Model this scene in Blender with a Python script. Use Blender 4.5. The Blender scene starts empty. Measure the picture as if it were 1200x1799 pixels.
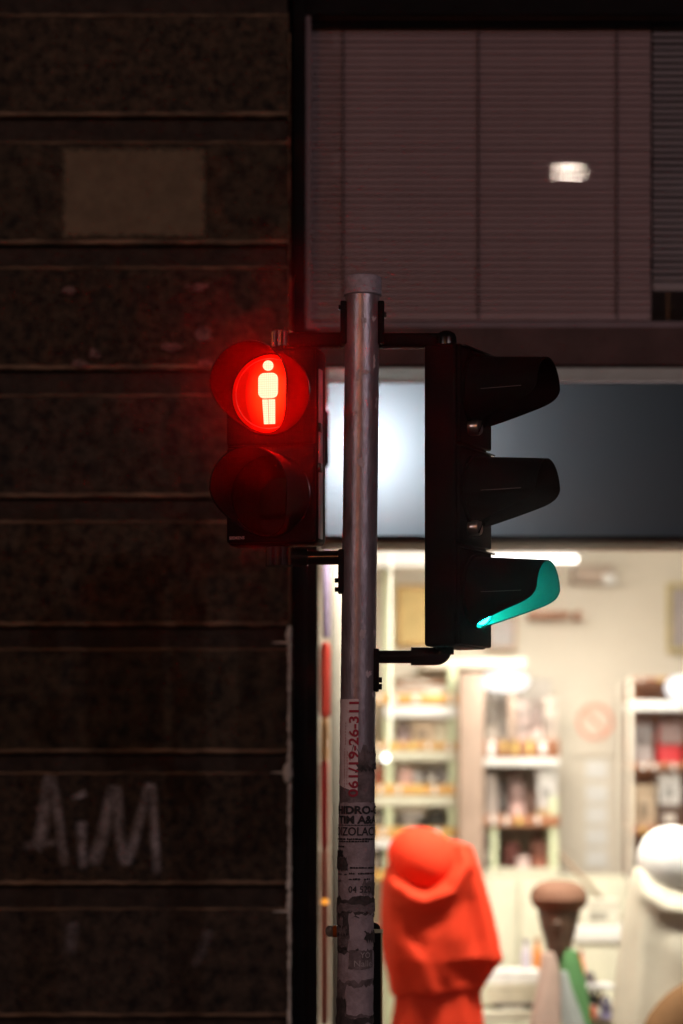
import bpy, bmesh, math, random
from mathutils import Vector, Matrix
random.seed(7)
S = bpy.context.scene
C = S.collection
R = math.radians
PI = math.pi

# ------------------------------------------------------------------ camera
D = 5.4                      # distance to the signal pole
A = 1.28e-3 / D              # tangent per photograph pixel
HZ = 1387                    # row of the horizon
CAMZ = 1.6
cam = bpy.data.cameras.new('camera')
cam.sensor_fit = 'HORIZONTAL'
cam.sensor_width = 24.0
cam.lens = 24.0 / (1200 * A)
cam.shift_y = (HZ - 899.5) / 1200
cam.clip_start = 0.05
cam.clip_end = 500
cam.dof.use_dof = True
cam.dof.focus_distance = D - 0.05
cam.dof.aperture_fstop = 1.4
camo = bpy.data.objects.new('camera', cam)
camo.location = (0, 0, CAMZ)
camo.rotation_euler = (R(90), 0, 0)
C.objects.link(camo)
S.camera = camo

# ------------------------------------------------------------------ night sky, faint moon, exposure
w = bpy.data.worlds.new('World')
S.world = w
w.use_nodes = True
nt = w.node_tree
sky = nt.nodes.new('ShaderNodeTexSky')
sky.sky_type = 'NISHITA'
sky.sun_disc = False
sky.sun_elevation = R(20)
sky.sun_rotation = R(200)
nt.links.new(sky.outputs[0], nt.nodes['Background'].inputs[0])
nt.nodes['Background'].inputs[1].default_value = 0.0006
sun = bpy.data.lights.new('moon', 'SUN')
sun.energy = 0.004
sun.angle = R(0.5)
sun.color = (1.0, 0.95, 0.9)
suno = bpy.data.objects.new('moon', sun)
suno.rotation_euler = (R(70), 0, R(20))
C.objects.link(suno)
vs = S.view_settings
vs.view_transform = 'Standard'
vs.look = 'None'
vs.exposure = 0.0
vs.gamma = 1.0
vs.use_curve_mapping = False
S.render.engine = 'CYCLES'
S.cycles.use_denoising = True
S.cycles.max_bounces = 8
S.cycles.diffuse_bounces = 3
S.cycles.glossy_bounces = 3
S.cycles.transparent_max_bounces = 12
S.cycles.transmission_bounces = 4
S.cycles.caustics_reflective = False
S.cycles.caustics_refractive = False
S.cycles.sample_clamp_indirect = 6.0
S.cycles.use_adaptive_sampling = True
S.cycles.adaptive_threshold = 0.006


def X(px, Y): return (px - 600) * A * Y
def Z(py, Y): return CAMZ + (HZ - py) * A * Y
def P(px, py, Y): return Vector((X(px, Y), Y, Z(py, Y)))


# ------------------------------------------------------------------ materials
MATS = {}


def mat(name, col, rough=0.6, metal=0.0, var=0.15, scale=12.0, bump=0.0, bscale=40.0, spec=0.5, stretch=None, col2=None,
        translucent=0.0, sheen=0.0, coat=0.0, tcol=None):
    if name in MATS:
        return MATS[name]
    m = bpy.data.materials.new(name)
    m.use_nodes = True
    n = m.node_tree
    b = n.nodes['Principled BSDF']
    tc = n.nodes.new('ShaderNodeTexCoord')
    mp = n.nodes.new('ShaderNodeMapping')
    n.links.new(tc.outputs['Object'], mp.inputs[0])
    if stretch:
        mp.inputs['Scale'].default_value = stretch
    nz = n.nodes.new('ShaderNodeTexNoise')
    nz.inputs['Scale'].default_value = scale
    nz.inputs['Detail'].default_value = 6
    nz.inputs['Roughness'].default_value = 0.65
    n.links.new(mp.outputs[0], nz.inputs[0])
    mx = n.nodes.new('ShaderNodeMix')
    mx.data_type = 'RGBA'
    rr = n.nodes.new('ShaderNodeValToRGB')
    rr.color_ramp.elements[0].position = 0.35
    rr.color_ramp.elements[1].position = 0.65
    n.links.new(nz.outputs[0], rr.inputs[0])
    n.links.new(rr.outputs[0], mx.inputs[0])
    c2 = col2 if col2 else [min(1, c * (1 + var)) for c in col]
    c1 = col if col2 else [c * (1 - var) for c in col]
    mx.inputs[6].default_value = (*c1, 1)
    mx.inputs[7].default_value = (*c2, 1)
    n.links.new(mx.outputs[2], b.inputs['Base Color'])
    b.inputs['Roughness'].default_value = rough
    b.inputs['Metallic'].default_value = metal
    b.inputs['Specular IOR Level'].default_value = spec
    if sheen:
        b.inputs['Sheen Weight'].default_value = sheen
    if coat:
        b.inputs['Coat Weight'].default_value = coat
        b.inputs['Coat Roughness'].default_value = 0.15
    if bump:
        nb = n.nodes.new('ShaderNodeTexNoise')
        nb.inputs['Scale'].default_value = bscale
        nb.inputs['Detail'].default_value = 8
        n.links.new(mp.outputs[0], nb.inputs[0])
        bp = n.nodes.new('ShaderNodeBump')
        bp.inputs['Strength'].default_value = bump
        bp.inputs['Distance'].default_value = 0.01
        n.links.new(nb.outputs[0], bp.inputs['Height'])
        n.links.new(bp.outputs[0], b.inputs['Normal'])
    if translucent:
        out = n.nodes['Material Output']
        tr = n.nodes.new('ShaderNodeBsdfTranslucent')
        if tcol:
            tr.inputs[0].default_value = (*tcol, 1)
        else:
            n.links.new(mx.outputs[2], tr.inputs[0])
        ms = n.nodes.new('ShaderNodeMixShader')
        ms.inputs[0].default_value = translucent
        n.links.new(b.outputs[0], ms.inputs[1])
        n.links.new(tr.outputs[0], ms.inputs[2])
        n.links.new(ms.outputs[0], out.inputs[0])
    MATS[name] = m
    return m


def emit(name, col, strength):
    m = bpy.data.materials.new(name)
    m.use_nodes = True
    n = m.node_tree
    n.nodes.remove(n.nodes['Principled BSDF'])
    e = n.nodes.new('ShaderNodeEmission')
    e.inputs[0].default_value = (*col, 1)
    e.inputs[1].default_value = strength
    n.links.new(e.outputs[0], n.nodes['Material Output'].inputs[0])
    return m


def glass_mat(name, tint=(1, 1, 1), ior=1.5, boost=1.0):
    m = bpy.data.materials.new(name)
    m.use_nodes = True
    n = m.node_tree
    n.nodes.remove(n.nodes['Principled BSDF'])
    t = n.nodes.new('ShaderNodeBsdfTransparent')
    t.inputs[0].default_value = (*tint, 1)
    g = n.nodes.new('ShaderNodeBsdfGlossy')
    g.inputs['Roughness'].default_value = 0.0
    f = n.nodes.new('ShaderNodeFresnel')
    f.inputs[0].default_value = ior
    ms = n.nodes.new('ShaderNodeMixShader')
    n.links.new(f.outputs[0], ms.inputs[0])
    n.links.new(t.outputs[0], ms.inputs[1])
    n.links.new(g.outputs[0], ms.inputs[2])
    n.links.new(ms.outputs[0], n.nodes['Material Output'].inputs[0])
    return m


# ------------------------------------------------------------------ mesh helpers
class MB:
    def __init__(self):
        self.v = []
        self.f = []

    def add(self, vs, fs):
        o = len(self.v)
        self.v += [tuple(p) for p in vs]
        self.f += [tuple(i + o for i in q) for q in fs]
        return self

    def box(self, x0, x1, y0, y1, z0, z1):
        vs = [(x0, y0, z0), (x1, y0, z0), (x1, y1, z0), (x0, y1, z0), (x0, y0, z1), (x1, y0, z1), (x1, y1, z1), (x0, y1, z1)]
        return self.add(vs, [(0, 3, 2, 1), (4, 5, 6, 7), (0, 1, 5, 4), (1, 2, 6, 5), (2, 3, 7, 6), (3, 0, 4, 7)])

    def tube(self, pts, rad, n=16, cap=True):
        pts = [Vector(p) for p in pts]
        if not isinstance(rad, (list, tuple)):
            rad = [rad] * len(pts)
        vs, fs = [], []
        ref = None
        for i, p in enumerate(pts):
            d = (pts[min(i + 1, len(pts) - 1)] - pts[max(i - 1, 0)]).normalized()
            if ref is None:
                ref = Vector((0, 0, 1)) if abs(d.z) < 0.9 else Vector((1, 0, 0))
            u = d.cross(ref).normalized()
            ref = u.cross(d).normalized()
            for k in range(n):
                a = 2 * PI * k / n
                vs.append(p + rad[i] * (math.cos(a) * u + math.sin(a) * ref))
        for i in range(len(pts) - 1):
            for k in range(n):
                k2 = (k + 1) % n
                fs.append((i * n + k, i * n + k2, (i + 1) * n + k2, (i + 1) * n + k))
        if cap:
            fs.append(tuple(range(n - 1, -1, -1)))
            fs.append(tuple((len(pts) - 1) * n + k for k in range(n)))
        return self.add(vs, fs)

    def loft(self, rings, capa=True, capb=True):
        n = len(rings[0])
        vs = [p for r in rings for p in r]
        fs = []
        for i in range(len(rings) - 1):
            for k in range(n):
                k2 = (k + 1) % n
                fs.append((i * n + k, i * n + k2, (i + 1) * n + k2, (i + 1) * n + k))
        if capa:
            fs.append(tuple(range(n - 1, -1, -1)))
        if capb:
            fs.append(tuple((len(rings) - 1) * n + k for k in range(n)))
        return self.add(vs, fs)

    def lathe(self, c, prof, n=24, sx=1.0, sy=1.0):
        """prof: (r, z) pairs about a vertical axis through c"""
        return self.loft([[(c[0] + r * sx * math.cos(2 * PI * k / n), c[1] + r * sy * math.sin(2 * PI * k / n), c[2] + z)
                           for k in range(n)] for r, z in prof])

    def ylathe(self, c, prof, n=32):
        """prof: (r, y) pairs about an axis along y"""
        return self.loft([[(c[0] + r * math.cos(2 * PI * k / n), c[1] + y, c[2] + r * math.sin(2 * PI * k / n))
                           for k in range(n)] for r, y in prof])

    def prism(self, poly, y0, y1):
        """poly in (x, z), extruded along y"""
        n = len(poly)
        vs = [(x, y0, z) for x, z in poly] + [(x, y1, z) for x, z in poly]
        fs = [tuple(range(n)), tuple(range(2 * n - 1, n - 1, -1))]
        fs += [(k, n + k, n + (k + 1) % n, (k + 1) % n) for k in range(n)]
        return self.add(vs, fs)


def blob(c, rx, ry, rz, n=28, m=16, tilt=0.0, flat=1.0, wob=0.0, seed=1):
    rnd = random.Random(seed)
    ph = [rnd.uniform(0, 6.28) for _ in range(3)]
    rings = []
    for j in range(m + 1):
        a = PI * j / m - PI / 2
        ring = []
        for k in range(n):
            th = 2 * PI * k / n
            s = 1 + wob * (math.sin(3 * th + ph[0] + 2 * a) + 0.6 * math.sin(5 * th + ph[1] - 3 * a))
            r = max(math.cos(a), 0.01) ** flat
            x, y, z = rx * r * math.cos(th) * s, ry * r * math.sin(th) * s, rz * math.sin(a)
            z2 = z + x * math.tan(tilt)
            ring.append((c[0] + x, c[1] + y, c[2] + z2))
        rings.append(ring)
    return MB().loft(rings)


def rrect(x0, x1, z0, z1, r, n=5):
    out = []
    for cx, cz, a0 in ((x1 - r, z1 - r, 0), (x0 + r, z1 - r, 90), (x0 + r, z0 + r, 180), (x1 - r, z0 + r, 270)):
        for k in range(n + 1):
            a = R(a0 + 90 * k / n)
            out.append((cx + r * math.cos(a), cz + r * math.sin(a)))
    return out


ROOTM = {}


def root_of(o):
    while o.parent is not None:
        o = o.parent
    return o


def obj(name, mb, m, parent=None, local=False, smooth=False, bevel=0.0, seg=2, shade_angle=40):
    me = bpy.data.meshes.new(name)
    vs = mb.v
    if parent is not None and not local:
        inv = ROOTM[root_of(parent).name]
        vs = [inv @ Vector(p) for p in vs]
    me.from_pydata([tuple(p) for p in vs], [], mb.f)
    bm = bmesh.new()
    bm.from_mesh(me)
    bmesh.ops.recalc_face_normals(bm, faces=bm.faces)
    if bevel:
        es = [e for e in bm.edges if len(e.link_faces) == 2 and e.calc_face_angle(0) > R(35)]
        bmesh.ops.bevel(bm, geom=es, offset=bevel, segments=seg, profile=0.5, affect='EDGES', clamp_overlap=True)
    if smooth or bevel:
        for f in bm.faces:
            f.smooth = True
        for e in bm.edges:
            if len(e.link_faces) == 2 and e.calc_face_angle(0) > R(shade_angle):
                e.smooth = False
    bm.to_mesh(me)
    bm.free()
    o = bpy.data.objects.new(name, me)
    C.objects.link(o)
    if m:
        me.materials.append(m)
    if parent is not None:
        o.parent = parent
    else:
        ROOTM[o.name] = Matrix.Identity(4)
    return o


def thing(name, label, cat, loc=(0, 0, 0), rotz=0.0, group=None):
    o = bpy.data.objects.new(name, None)
    o.empty_display_size = 0.05
    C.objects.link(o)
    o.location = loc
    o.rotation_euler = (0, 0, rotz)
    ROOTM[o.name] = (Matrix.Translation(Vector(loc)) @ Matrix.Rotation(rotz, 4, 'Z')).inverted()
    return tag(o, label, cat, group)


def tag(o, label, cat, group=None):
    o['label'] = label
    o['category'] = cat
    if group:
        o['group'] = group
    return o


def struct(name, mb, m, **k):
    o = obj(name, mb, m, **k)
    o['kind'] = 'structure'
    return o


def lamp(name, kind, parent, loc, energy, col, **k):
    l = bpy.data.lights.new(name, kind)
    l.energy = energy
    l.color = col
    for a, b in k.items():
        if a != 'rot':
            setattr(l, a, b)
    o = bpy.data.objects.new(name, l)
    C.objects.link(o)
    o.parent = parent
    o.location = ROOTM[root_of(parent).name] @ Vector(loc)
    if 'rot' in k:
        o.rotation_euler = k['rot']
    return o


def text_mesh(txt, size, bold=0.0, spacing=1.0):
    cu = bpy.data.curves.new('lettering', 'FONT')
    cu.body = txt
    cu.size = size
    cu.offset = bold
    cu.space_character = spacing
    cu.resolution_u = 3
    ob = bpy.data.objects.new('lettering', cu)
    C.objects.link(ob)
    dg = bpy.context.evaluated_depsgraph_get()
    me = bpy.data.meshes.new_from_object(ob.evaluated_get(dg))
    bm = bmesh.new()
    bm.from_mesh(me)
    for _ in range(3):
        es = [e for e in bm.edges if e.calc_length() > size * 0.22]
        if not es:
            break
        bmesh.ops.subdivide_edges(bm, edges=es, cuts=1)
        bmesh.ops.triangulate(bm, faces=bm.faces)
    bm.to_mesh(me)
    bm.free()
    vs = [tuple(v.co) for v in me.vertices]
    fs = [tuple(p.vertices) for p in me.polygons]
    bpy.data.objects.remove(ob)
    bpy.data.curves.remove(cu)
    bpy.data.meshes.remove(me)
    xs = [v[0] for v in vs]
    ys = [v[1] for v in vs]
    x0, x1, y0, y1 = min(xs), max(xs), min(ys), max(ys)
    return [(v[0] - x0, v[1] - y0) for v in vs], fs, x1 - x0, y1 - y0


# ------------------------------------------------------------------ the street: road, pavement, ground
asph = mat('asphalt', (0.05, 0.048, 0.047), 0.85, scale=60, var=0.35, bump=0.6, bscale=220)
pave = mat('paving_concrete', (0.22, 0.2, 0.18), 0.8, scale=9, var=0.2, bump=0.3, bscale=120)
struct('ground', MB().box(-45, 45, -45, 45, -0.35, -0.126), asph)
struct('road', MB().box(-44, 44, -12.5, 4.7, -0.122, -0.118), asph)
pv = struct('pavement', MB().box(-30, 30, 4.85, 6.95, -0.12, -0.02), pave)
struct('kerb', MB().box(-30, 30, 4.7, 4.845, -0.12, 0.0), mat('kerb_stone', (0.3, 0.29, 0.27), 0.75, bump=0.3), bevel=0.012)
pm = None
for iy in range(4):
    for ix in range(14):
        x0 = -3.5 + ix * 0.5
        y0 = 4.86 + iy * 0.5
        if pm is None:
            o = obj('paving_slab', MB().box(0, 0.492, 0, 0.492, -0.018, 0.0), pave, pv, local=True, bevel=0.004, seg=1)
            pm = o.data
        else:
            o = bpy.data.objects.new('paving_slab', pm)
            C.objects.link(o)
            o.parent = pv
        o.location = (x0, y0, random.uniform(-0.001, 0.001))
struct('far_pavement', MB().box(-30, 30, -16, -12.5, -0.12, 0.0), pave)

# ------------------------------------------------------------------ stone wall on the left
YW = 6.6
STONES = [mat('dark_rough_stone_%s' % nm, c1, 0.95, scale=sc, bump=1.0, bscale=40, col2=c2) for nm, c1, c2, sc in (
    ('brown', (0.086, 0.055, 0.031), (0.006, 0.0042, 0.0027), 30), ('grey_brown', (0.072, 0.048, 0.031), (0.0075, 0.005, 0.0036), 26),
    ('deep_brown', (0.068, 0.042, 0.023), (0.0045, 0.0031, 0.0022), 38), ('olive', (0.080, 0.054, 0.030), (0.008, 0.0058, 0.0036), 22))]
edge = mat('worn_highlit_edge', (0.33, 0.21, 0.125), 0.9, scale=22, stretch=(0.3, 1, 1), col2=(0.07, 0.046, 0.03), bump=0.6, bscale=60)  # worn edge colour, lightened to paint the light the arrises catch
jointm = mat('dark_mortar', (0.034, 0.022, 0.015), 0.95, scale=30, var=0.4, bump=0.6)  # dark brown joint filler
mort = mat('pale_mortar', (0.80, 0.76, 0.66), 0.9, scale=40, var=0.15, bump=0.8, bscale=80)
XR = X(511, YW)
XL = -4.6
wall = thing('stone_wall', 'dark rough stone wall with deep horizontal joints left of the shop', 'wall', (XR, YW, 0))
obj('wall_core', MB().box(XL, XR - 0.012, YW + 0.021, YW + 0.45, -0.02, 6.2), jointm, wall)
rows = [(-235, -20), (22, 205), (246, 430), (466, 650), (690, 875), (912, 1101), (1136, 1324), (1354, 1556), (1592, 1788), (1826, 2020), (2056, 2250), (2286, 2480)]


def rough_block(x0, x1, z0, z1, seed, nx=46, nz=8):
    """block face whose surface is chipped and uneven, with a proud drafted margin left to the edge bands"""
    rnd = random.Random(seed)
    mb = MB()
    ph = [rnd.uniform(0, 6.28) for _ in range(6)]
    vs, fs = [], []
    for j in range(nz + 1):
        for i in range(nx + 1):
            x = x0 + (x1 - x0) * i / nx
            z = z0 + (z1 - z0) * j / nz
            e = min(i, nx - i, j, nz - j)
            d = 0.0
            if e > 0:
                d = 0.006 * math.sin(9 * x + ph[0]) * math.sin(14 * z + ph[1]) + rnd.uniform(-0.004, 0.004)
                if rnd.random() < 0.02:
                    d += 0.014
            vs.append((x, YW + d, z))
    for j in range(nz):
        for i in range(nx):
            a = j * (nx + 1) + i
            fs.append((a, a + 1, a + nx + 2, a + nx + 1))
    mb.add(vs, fs)
    b = [(x0, YW, z0), (x1, YW, z0), (x1, YW, z1), (x0, YW, z1)]
    b2 = [(p[0], YW + 0.06, p[2]) for p in b]
    mb.add(b + b2, [(0, 4, 5, 1), (1, 5, 6, 2), (2, 6, 7, 3), (3, 7, 4, 0)])
    return mb


def band(x0, x1, z, hgt, seed, n=60):
    """rounded, slightly wavy arris running along a block edge"""
    rnd = random.Random(seed)
    rings = []
    for i in range(n + 1):
        x = x0 + (x1 - x0) * i / n
        wz = rnd.uniform(-0.0016, 0.0016)
        h = hgt * rnd.uniform(0.75, 1.15)
        rings.append([(x, YW + 0.008 - 0.013 * math.sin(PI * k / 6) ** 0.7 if 0 < k < 6 else YW + 0.008, z + wz + h * (k / 6 - 0.5)) for k in range(7)])
    return MB().loft(rings)


for ri, (ya, yb) in enumerate(rows):
    z1, z0 = Z(ya, YW), Z(yb, YW)
    cuts = [XL, XL + 1.3 + 0.7 * (ri % 2), XR - 0.006]
    if ri % 2:
        cuts = [XL, -1.75, XR - 0.006]
    else:
        cuts = [XL, -2.5, XR - 0.006]
    for ci in range(2):
        xa, xb = cuts[ci] + (0.01 if ci else 0), cuts[ci + 1] - (0.01 if ci == 0 else 0)
        b = obj('stone_block', rough_block(xa, xb, z0, z1, ri * 7 + ci), STONES[(ri * 3 + ci) % 4], wall, smooth=True, shade_angle=70)
        if ci == 1:
            for zz, sd in ((z0 + 0.008, 1), (z1 - 0.008, 2)):
                obj('arris', band(xa, xb - 0.002, zz, 0.017 if sd == 1 else 0.012, ri * 11 + sd), edge, b, smooth=True, shade_angle=60)
# mortar squeezed out along the corner, paler below to paint in shop light
rnd = random.Random(5)
for (pa, pb, base) in ((60, 640, 0.004), (690, 1100, 0.0045), (1100, 1350, 0.006), (1350, 1590, 0.0065), (1590, 1900, 0.0055)):
    pts, rad = [], []
    n = 40
    for i in range(n + 1):
        py = pa + (pb - pa) * i / n
        pts.append((XR - 0.004 + rnd.uniform(-0.0012, 0.0012), YW - 0.008, Z(py, YW)))
        rad.append(base * rnd.uniform(0.35, 1.1) * (0.5 if pa < 1000 else 1))
    obj('corner_mortar', MB().tube(pts, rad, 8), edge if pa < 1000 else mort, wall, smooth=True)
for (px, py, r) in ((507, 1117, 0.014), (505, 1358, 0.022), (508, 1330, 0.010), (507, 1590, 0.012), (506, 1555, 0.010)):
    c = P(px, py, YW - 0.012)
    prof = []
    for k in range(9):
        a = PI * k / 8 - PI / 2
        prof.append((max(r * 0.62 * math.cos(a) * rnd.uniform(0.8, 1.15), 1e-4), r * 1.3 * math.sin(a)))
    obj('mortar_lump', MB().lathe(c, prof, 12, 1, 0.9), mort, wall, smooth=True)
    if py in (1117, 1358, 1590):
        pts = [(c.x - 0.045 + 0.045 * k / 6, YW - 0.006, c.z + (-0.018 if py != 1358 else 0.002) + rnd.uniform(-0.001, 0.001)) for k in range(7)]
        obj('mortar_smear', MB().tube(pts, [0.001 + 0.0035 * k / 6 for k in range(7)], 7), mort, wall, smooth=True)
# painted-over rectangle
# sprayed letters
def spray_mat(name='thin_white_spray_paint', col=(0.60, 0.54, 0.54), lo=0.2):
    m = bpy.data.materials.new(name)
    m.use_nodes = True
    n = m.node_tree
    b = n.nodes['Principled BSDF']
    b.inputs['Base Color'].default_value = (*col, 1)
    b.inputs['Roughness'].default_value = 0.9
    t = n.nodes.new('ShaderNodeBsdfTransparent')
    nz = n.nodes.new('ShaderNodeTexNoise')
    nz.inputs['Scale'].default_value = 30
    nz.inputs['Detail'].default_value = 6
    tc = n.nodes.new('ShaderNodeTexCoord')
    n.links.new(tc.outputs['Object'], nz.inputs[0])
    at = n.nodes.new('ShaderNodeAttribute')
    at.attribute_name = 'paint_cover'
    mu = n.nodes.new('ShaderNodeMath')
    mu.operation = 'MULTIPLY'
    mr = n.nodes.new('ShaderNodeMapRange')
    mr.inputs[1].default_value = 0.3
    mr.inputs[2].default_value = 0.7
    mr.inputs[3].default_value = lo
    n.links.new(nz.outputs[0], mr.inputs[0])
    n.links.new(mr.outputs[0], mu.inputs[0])
    n.links.new(at.outputs['Fac'], mu.inputs[1])
    ms = n.nodes.new('ShaderNodeMixShader')
    n.links.new(mu.outputs[0], ms.inputs[0])
    n.links.new(t.outputs[0], ms.inputs[1])
    n.links.new(b.outputs[0], ms.inputs[2])
    n.links.new(ms.outputs[0], n.nodes['Material Output'].inputs[0])
    return m


SPRAY = spray_mat()


def stroke(pts, wid, dens, name='sprayed_letter'):
    """a soft-edged stroke of paint: strip with paint density falling to its edges"""
    P3 = [P(x, y, YW - 0.012) for x, y in pts]
    cr = []
    for i in range(len(P3) - 1):
        p0, p1, p2, p3 = P3[max(i - 1, 0)], P3[i], P3[i + 1], P3[min(i + 2, len(P3) - 1)]
        for k in range(6):
            t = k / 6
            cr.append(0.5 * (2 * p1 + (p2 - p0) * t + (2 * p0 - 5 * p1 + 4 * p2 - p3) * t * t + (3 * p1 - p0 - 3 * p2 + p3) * t ** 3))
    cr.append(P3[-1])
    vs, fs, dn = [], [], []
    n = len(cr)
    K = 7
    for i, p in enumerate(cr):
        d = (cr[min(i + 1, n - 1)] - cr[max(i - 1, 0)]).normalized()
        nn = Vector((d.z, 0, -d.x))
        ww = 1.35 * (wid[0] + (wid[1] - wid[0]) * i / (n - 1))
        for k in range(K):
            s = k / (K - 1) * 2 - 1
            vs.append(p + nn * ww * A * YW * s * 0.5)
            e = max(0.0, 1 - s * s) ** 1.6
            end = min(1, i / 2, (n - 1 - i) / 2)
            dn.append(dens * 0.85 * e * max(0, end))
    for i in range(n - 1):
        for k in range(K - 1):
            a = i * K + k
            fs.append((a, a + 1, a + K + 1, a + K))
    o = obj(name, MB().add(vs, fs), SPRAY, wall)
    at = o.data.attributes.new('paint_cover', 'FLOAT', 'POINT')
    for i, d in enumerate(dn):
        at.data[i].value = d
    return o


stroke([(60, 1490), (72, 1470), (86, 1375), (92, 1380), (104, 1450), (114, 1525)], (26, 16), 0.8)['label'] = 'letter A of the faint graffiti'
stroke([(38, 1488), (75, 1482), (118, 1478)], (16, 12), 0.6)
stroke([(136, 1392), (139, 1398), (141, 1404)], (26, 24), 0.85)['label'] = 'dot of the letter i'
stroke([(143, 1440), (144, 1480), (147, 1530)], (22, 14), 0.7)['label'] = 'letter i of the faint graffiti'
stroke([(160, 1522), (180, 1470), (200, 1385), (208, 1440), (220, 1514), (240, 1460), (264, 1380), (270, 1440), (276, 1540)], (24, 16), 0.75)['label'] = 'letter M of the faint graffiti'
stroke([(122, 1620), (128, 1640), (120, 1680)], (26, 20), 0.35)
stroke([(368, 1630), (350, 1680), (338, 1700)], (22, 12), 0.3)
# rectangle of cover paint rolled over older scrawls
NX, NZ = 44, 28
vs_, fs_, cv = [], [], []
for j in range(NZ + 1):
    for i in range(NX + 1):
        qx, qz = i / NX, j / NZ
        vs_.append(P(106 + 258 * qx + rnd.uniform(-0.5, 0.5), 258 + 162 * qz + rnd.uniform(-0.5, 0.5), YW - 0.012))
        e = min(qx * 258, (1 - qx) * 258, qz * 162, (1 - qz) * 162)
        cv.append(max(0, min(1, (e - 1.5 + rnd.uniform(-2, 2)) / 7)))
for j in range(NZ):
    for i in range(NX):
        a_ = j * (NX + 1) + i
        fs_.append((a_, a_ + 1, a_ + NX + 2, a_ + NX + 1))
o = obj('paint_patch', MB().add(vs_, fs_), spray_mat('ochre_cover_paint', (0.19, 0.135, 0.08), 0.72), wall)
o['label'] = 'ochre rectangle of cover paint on the dark wall'
at = o.data.attributes.new('paint_cover', 'FLOAT', 'POINT')
for i, d in enumerate(cv):
    at.data[i].value = d
# broken patches in the plaster near the signal
chipm = mat('exposed_plaster', (0.26, 0.16, 0.14), 0.95, scale=60, col2=(0.04, 0.024, 0.02), bump=0.8, bscale=90)
for (px, py, rx, rz) in ((345, 505, 22, 9), (358, 588, 16, 17), (362, 638, 18, 8), (122, 512, 14, 9), (168, 622, 14, 10), (140, 640, 18, 8), (70, 1420, 12, 8), (300, 610, 20, 9)):
    poly = []
    for k in range(16):
        a = 2 * PI * k / 16
        q = rnd.uniform(0.55, 1.1)
        poly.append((X(px + rx * q * math.cos(a), YW), Z(py - rz * q * math.sin(a), YW)))
    obj('plaster_scar', MB().prism(poly, YW - 0.011, YW + 0.01), chipm, wall)

# ------------------------------------------------------------------ shop front
YF = 6.70
darkm = mat('black_painted_steel', (0.008, 0.006, 0.006), 0.75, var=0.3, bump=0.1, spec=0.12)
beamm = mat('dark_brown_render', (0.085, 0.046, 0.042), 0.8, var=0.25, scale=8, bump=0.3, bscale=90)
creamf = mat('cream_painted_frame', (0.24, 0.225, 0.18), 0.5, var=0.08)
woodsof = mat('brown_soffit_board', (0.36, 0.20, 0.125), 0.6, var=0.2, stretch=(0.2, 1, 1))
pinkm = mat('dull_pink_grey_frame', (0.22, 0.16, 0.175), 0.6, var=0.1)
GL = glass_mat('window_glass')
front = thing('shop_front', 'dark shop front with a lit window below and a blinded window above', 'shop front', (0.6, YF, 0))
XF1 = 3.4
obj('pillar', MB().box(X(514, YF), X(537, YF), YF, YF + 0.25, -0.02, 6.2), darkm, front, bevel=0.004)
obj('pillar_return', MB().box(X(537, YF) + 0.001, X(559, YF), YF + 0.006, YF + 0.25, -0.02, Z(577, YF)), darkm, front, bevel=0.003)
zt = Z(24, YF)
obj('top_beam', MB().box(X(537, YF) + 0.001, XF1, YF + 0.003, YF + 0.35, zt, 6.2), darkm, front)
zs0, zs1 = Z(644, YF), Z(577, YF)
obj('spandrel', MB().box(X(559, YF) + 0.001, XF1, YF - 0.02, YF + 0.3, zs0, zs1), beamm, front, bevel=0.003)
# upper window frame
YU = 6.735
wf = obj('window_frame', MB().box(X(537, YF) + 0.001, X(546, YU), YF + 0.012, YU + 0.03, zs1 + 0.001, zt), pinkm, front)
obj('window_rail', MB().box(X(546, YU) + 0.001, XF1, YU - 0.015, YU + 0.03, zs1 + 0.001, Z(567, YU)), pinkm, wf)
obj('window_pane', MB().box(X(546, YU) + 0.001, XF1 - 0.05, YU, YU + 0.006, Z(567, YU) + 0.001, zt - 0.001), GL, wf)
# room behind the blinds
dkroom = mat('unlit_room_paint', (0.05, 0.04, 0.042), 0.9)
up = MB()
up.box(X(500, YU), XF1, 7.35, 7.4, Z(640, YU), zt + 0.3)
struct('upper_room_wall', up, dkroom)
# lower window frame pieces
zw1 = Z(955, YF)              # top of the shop window opening
zsill = 0.55
YG = 6.86
obj('soffit', MB().box(X(559, YF) + 0.002, XF1, YF - 0.03, YG + 0.06, zw1, zw1 + 0.03), woodsof, front, bevel=0.002)
obj('window_post', MB().box(X(580, 7.25), X(602, 7.25), 7.25, 7.30, zsill + 0.04, zw1 + 0.1), creamf, front, bevel=0.006)
obj('corner_post', MB().box(X(566, 7.2), X(579, 7.2), 7.2, 7.24, Z(1120, 7.2), zw1 + 0.1),
    mat('lilac_painted_post', (0.22, 0.17, 0.27), 0.5), front, bevel=0.004)
obj('stall_riser', MB().box(X(559, YF) + 0.002, XF1, YF + 0.02, YG + 0.08, -0.02, zsill), beamm, front, bevel=0.005)
obj('window_sill', MB().box(X(559, YF) + 0.004, XF1, YF - 0.02, YG + 0.12, zsill + 0.002, zsill + 0.038), darkm, front, bevel=0.004)
obj('window_pane', MB().box(X(559, YG) + 0.001, XF1 - 0.06, YG, YG + 0.006, zsill + 0.042, zw1 - 0.002), GL, front)
obj('end_pier', MB().box(XF1 + 0.001, XF1 + 0.4, YF, YF + 0.4, -0.02, 6.2), darkm, front)

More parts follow.
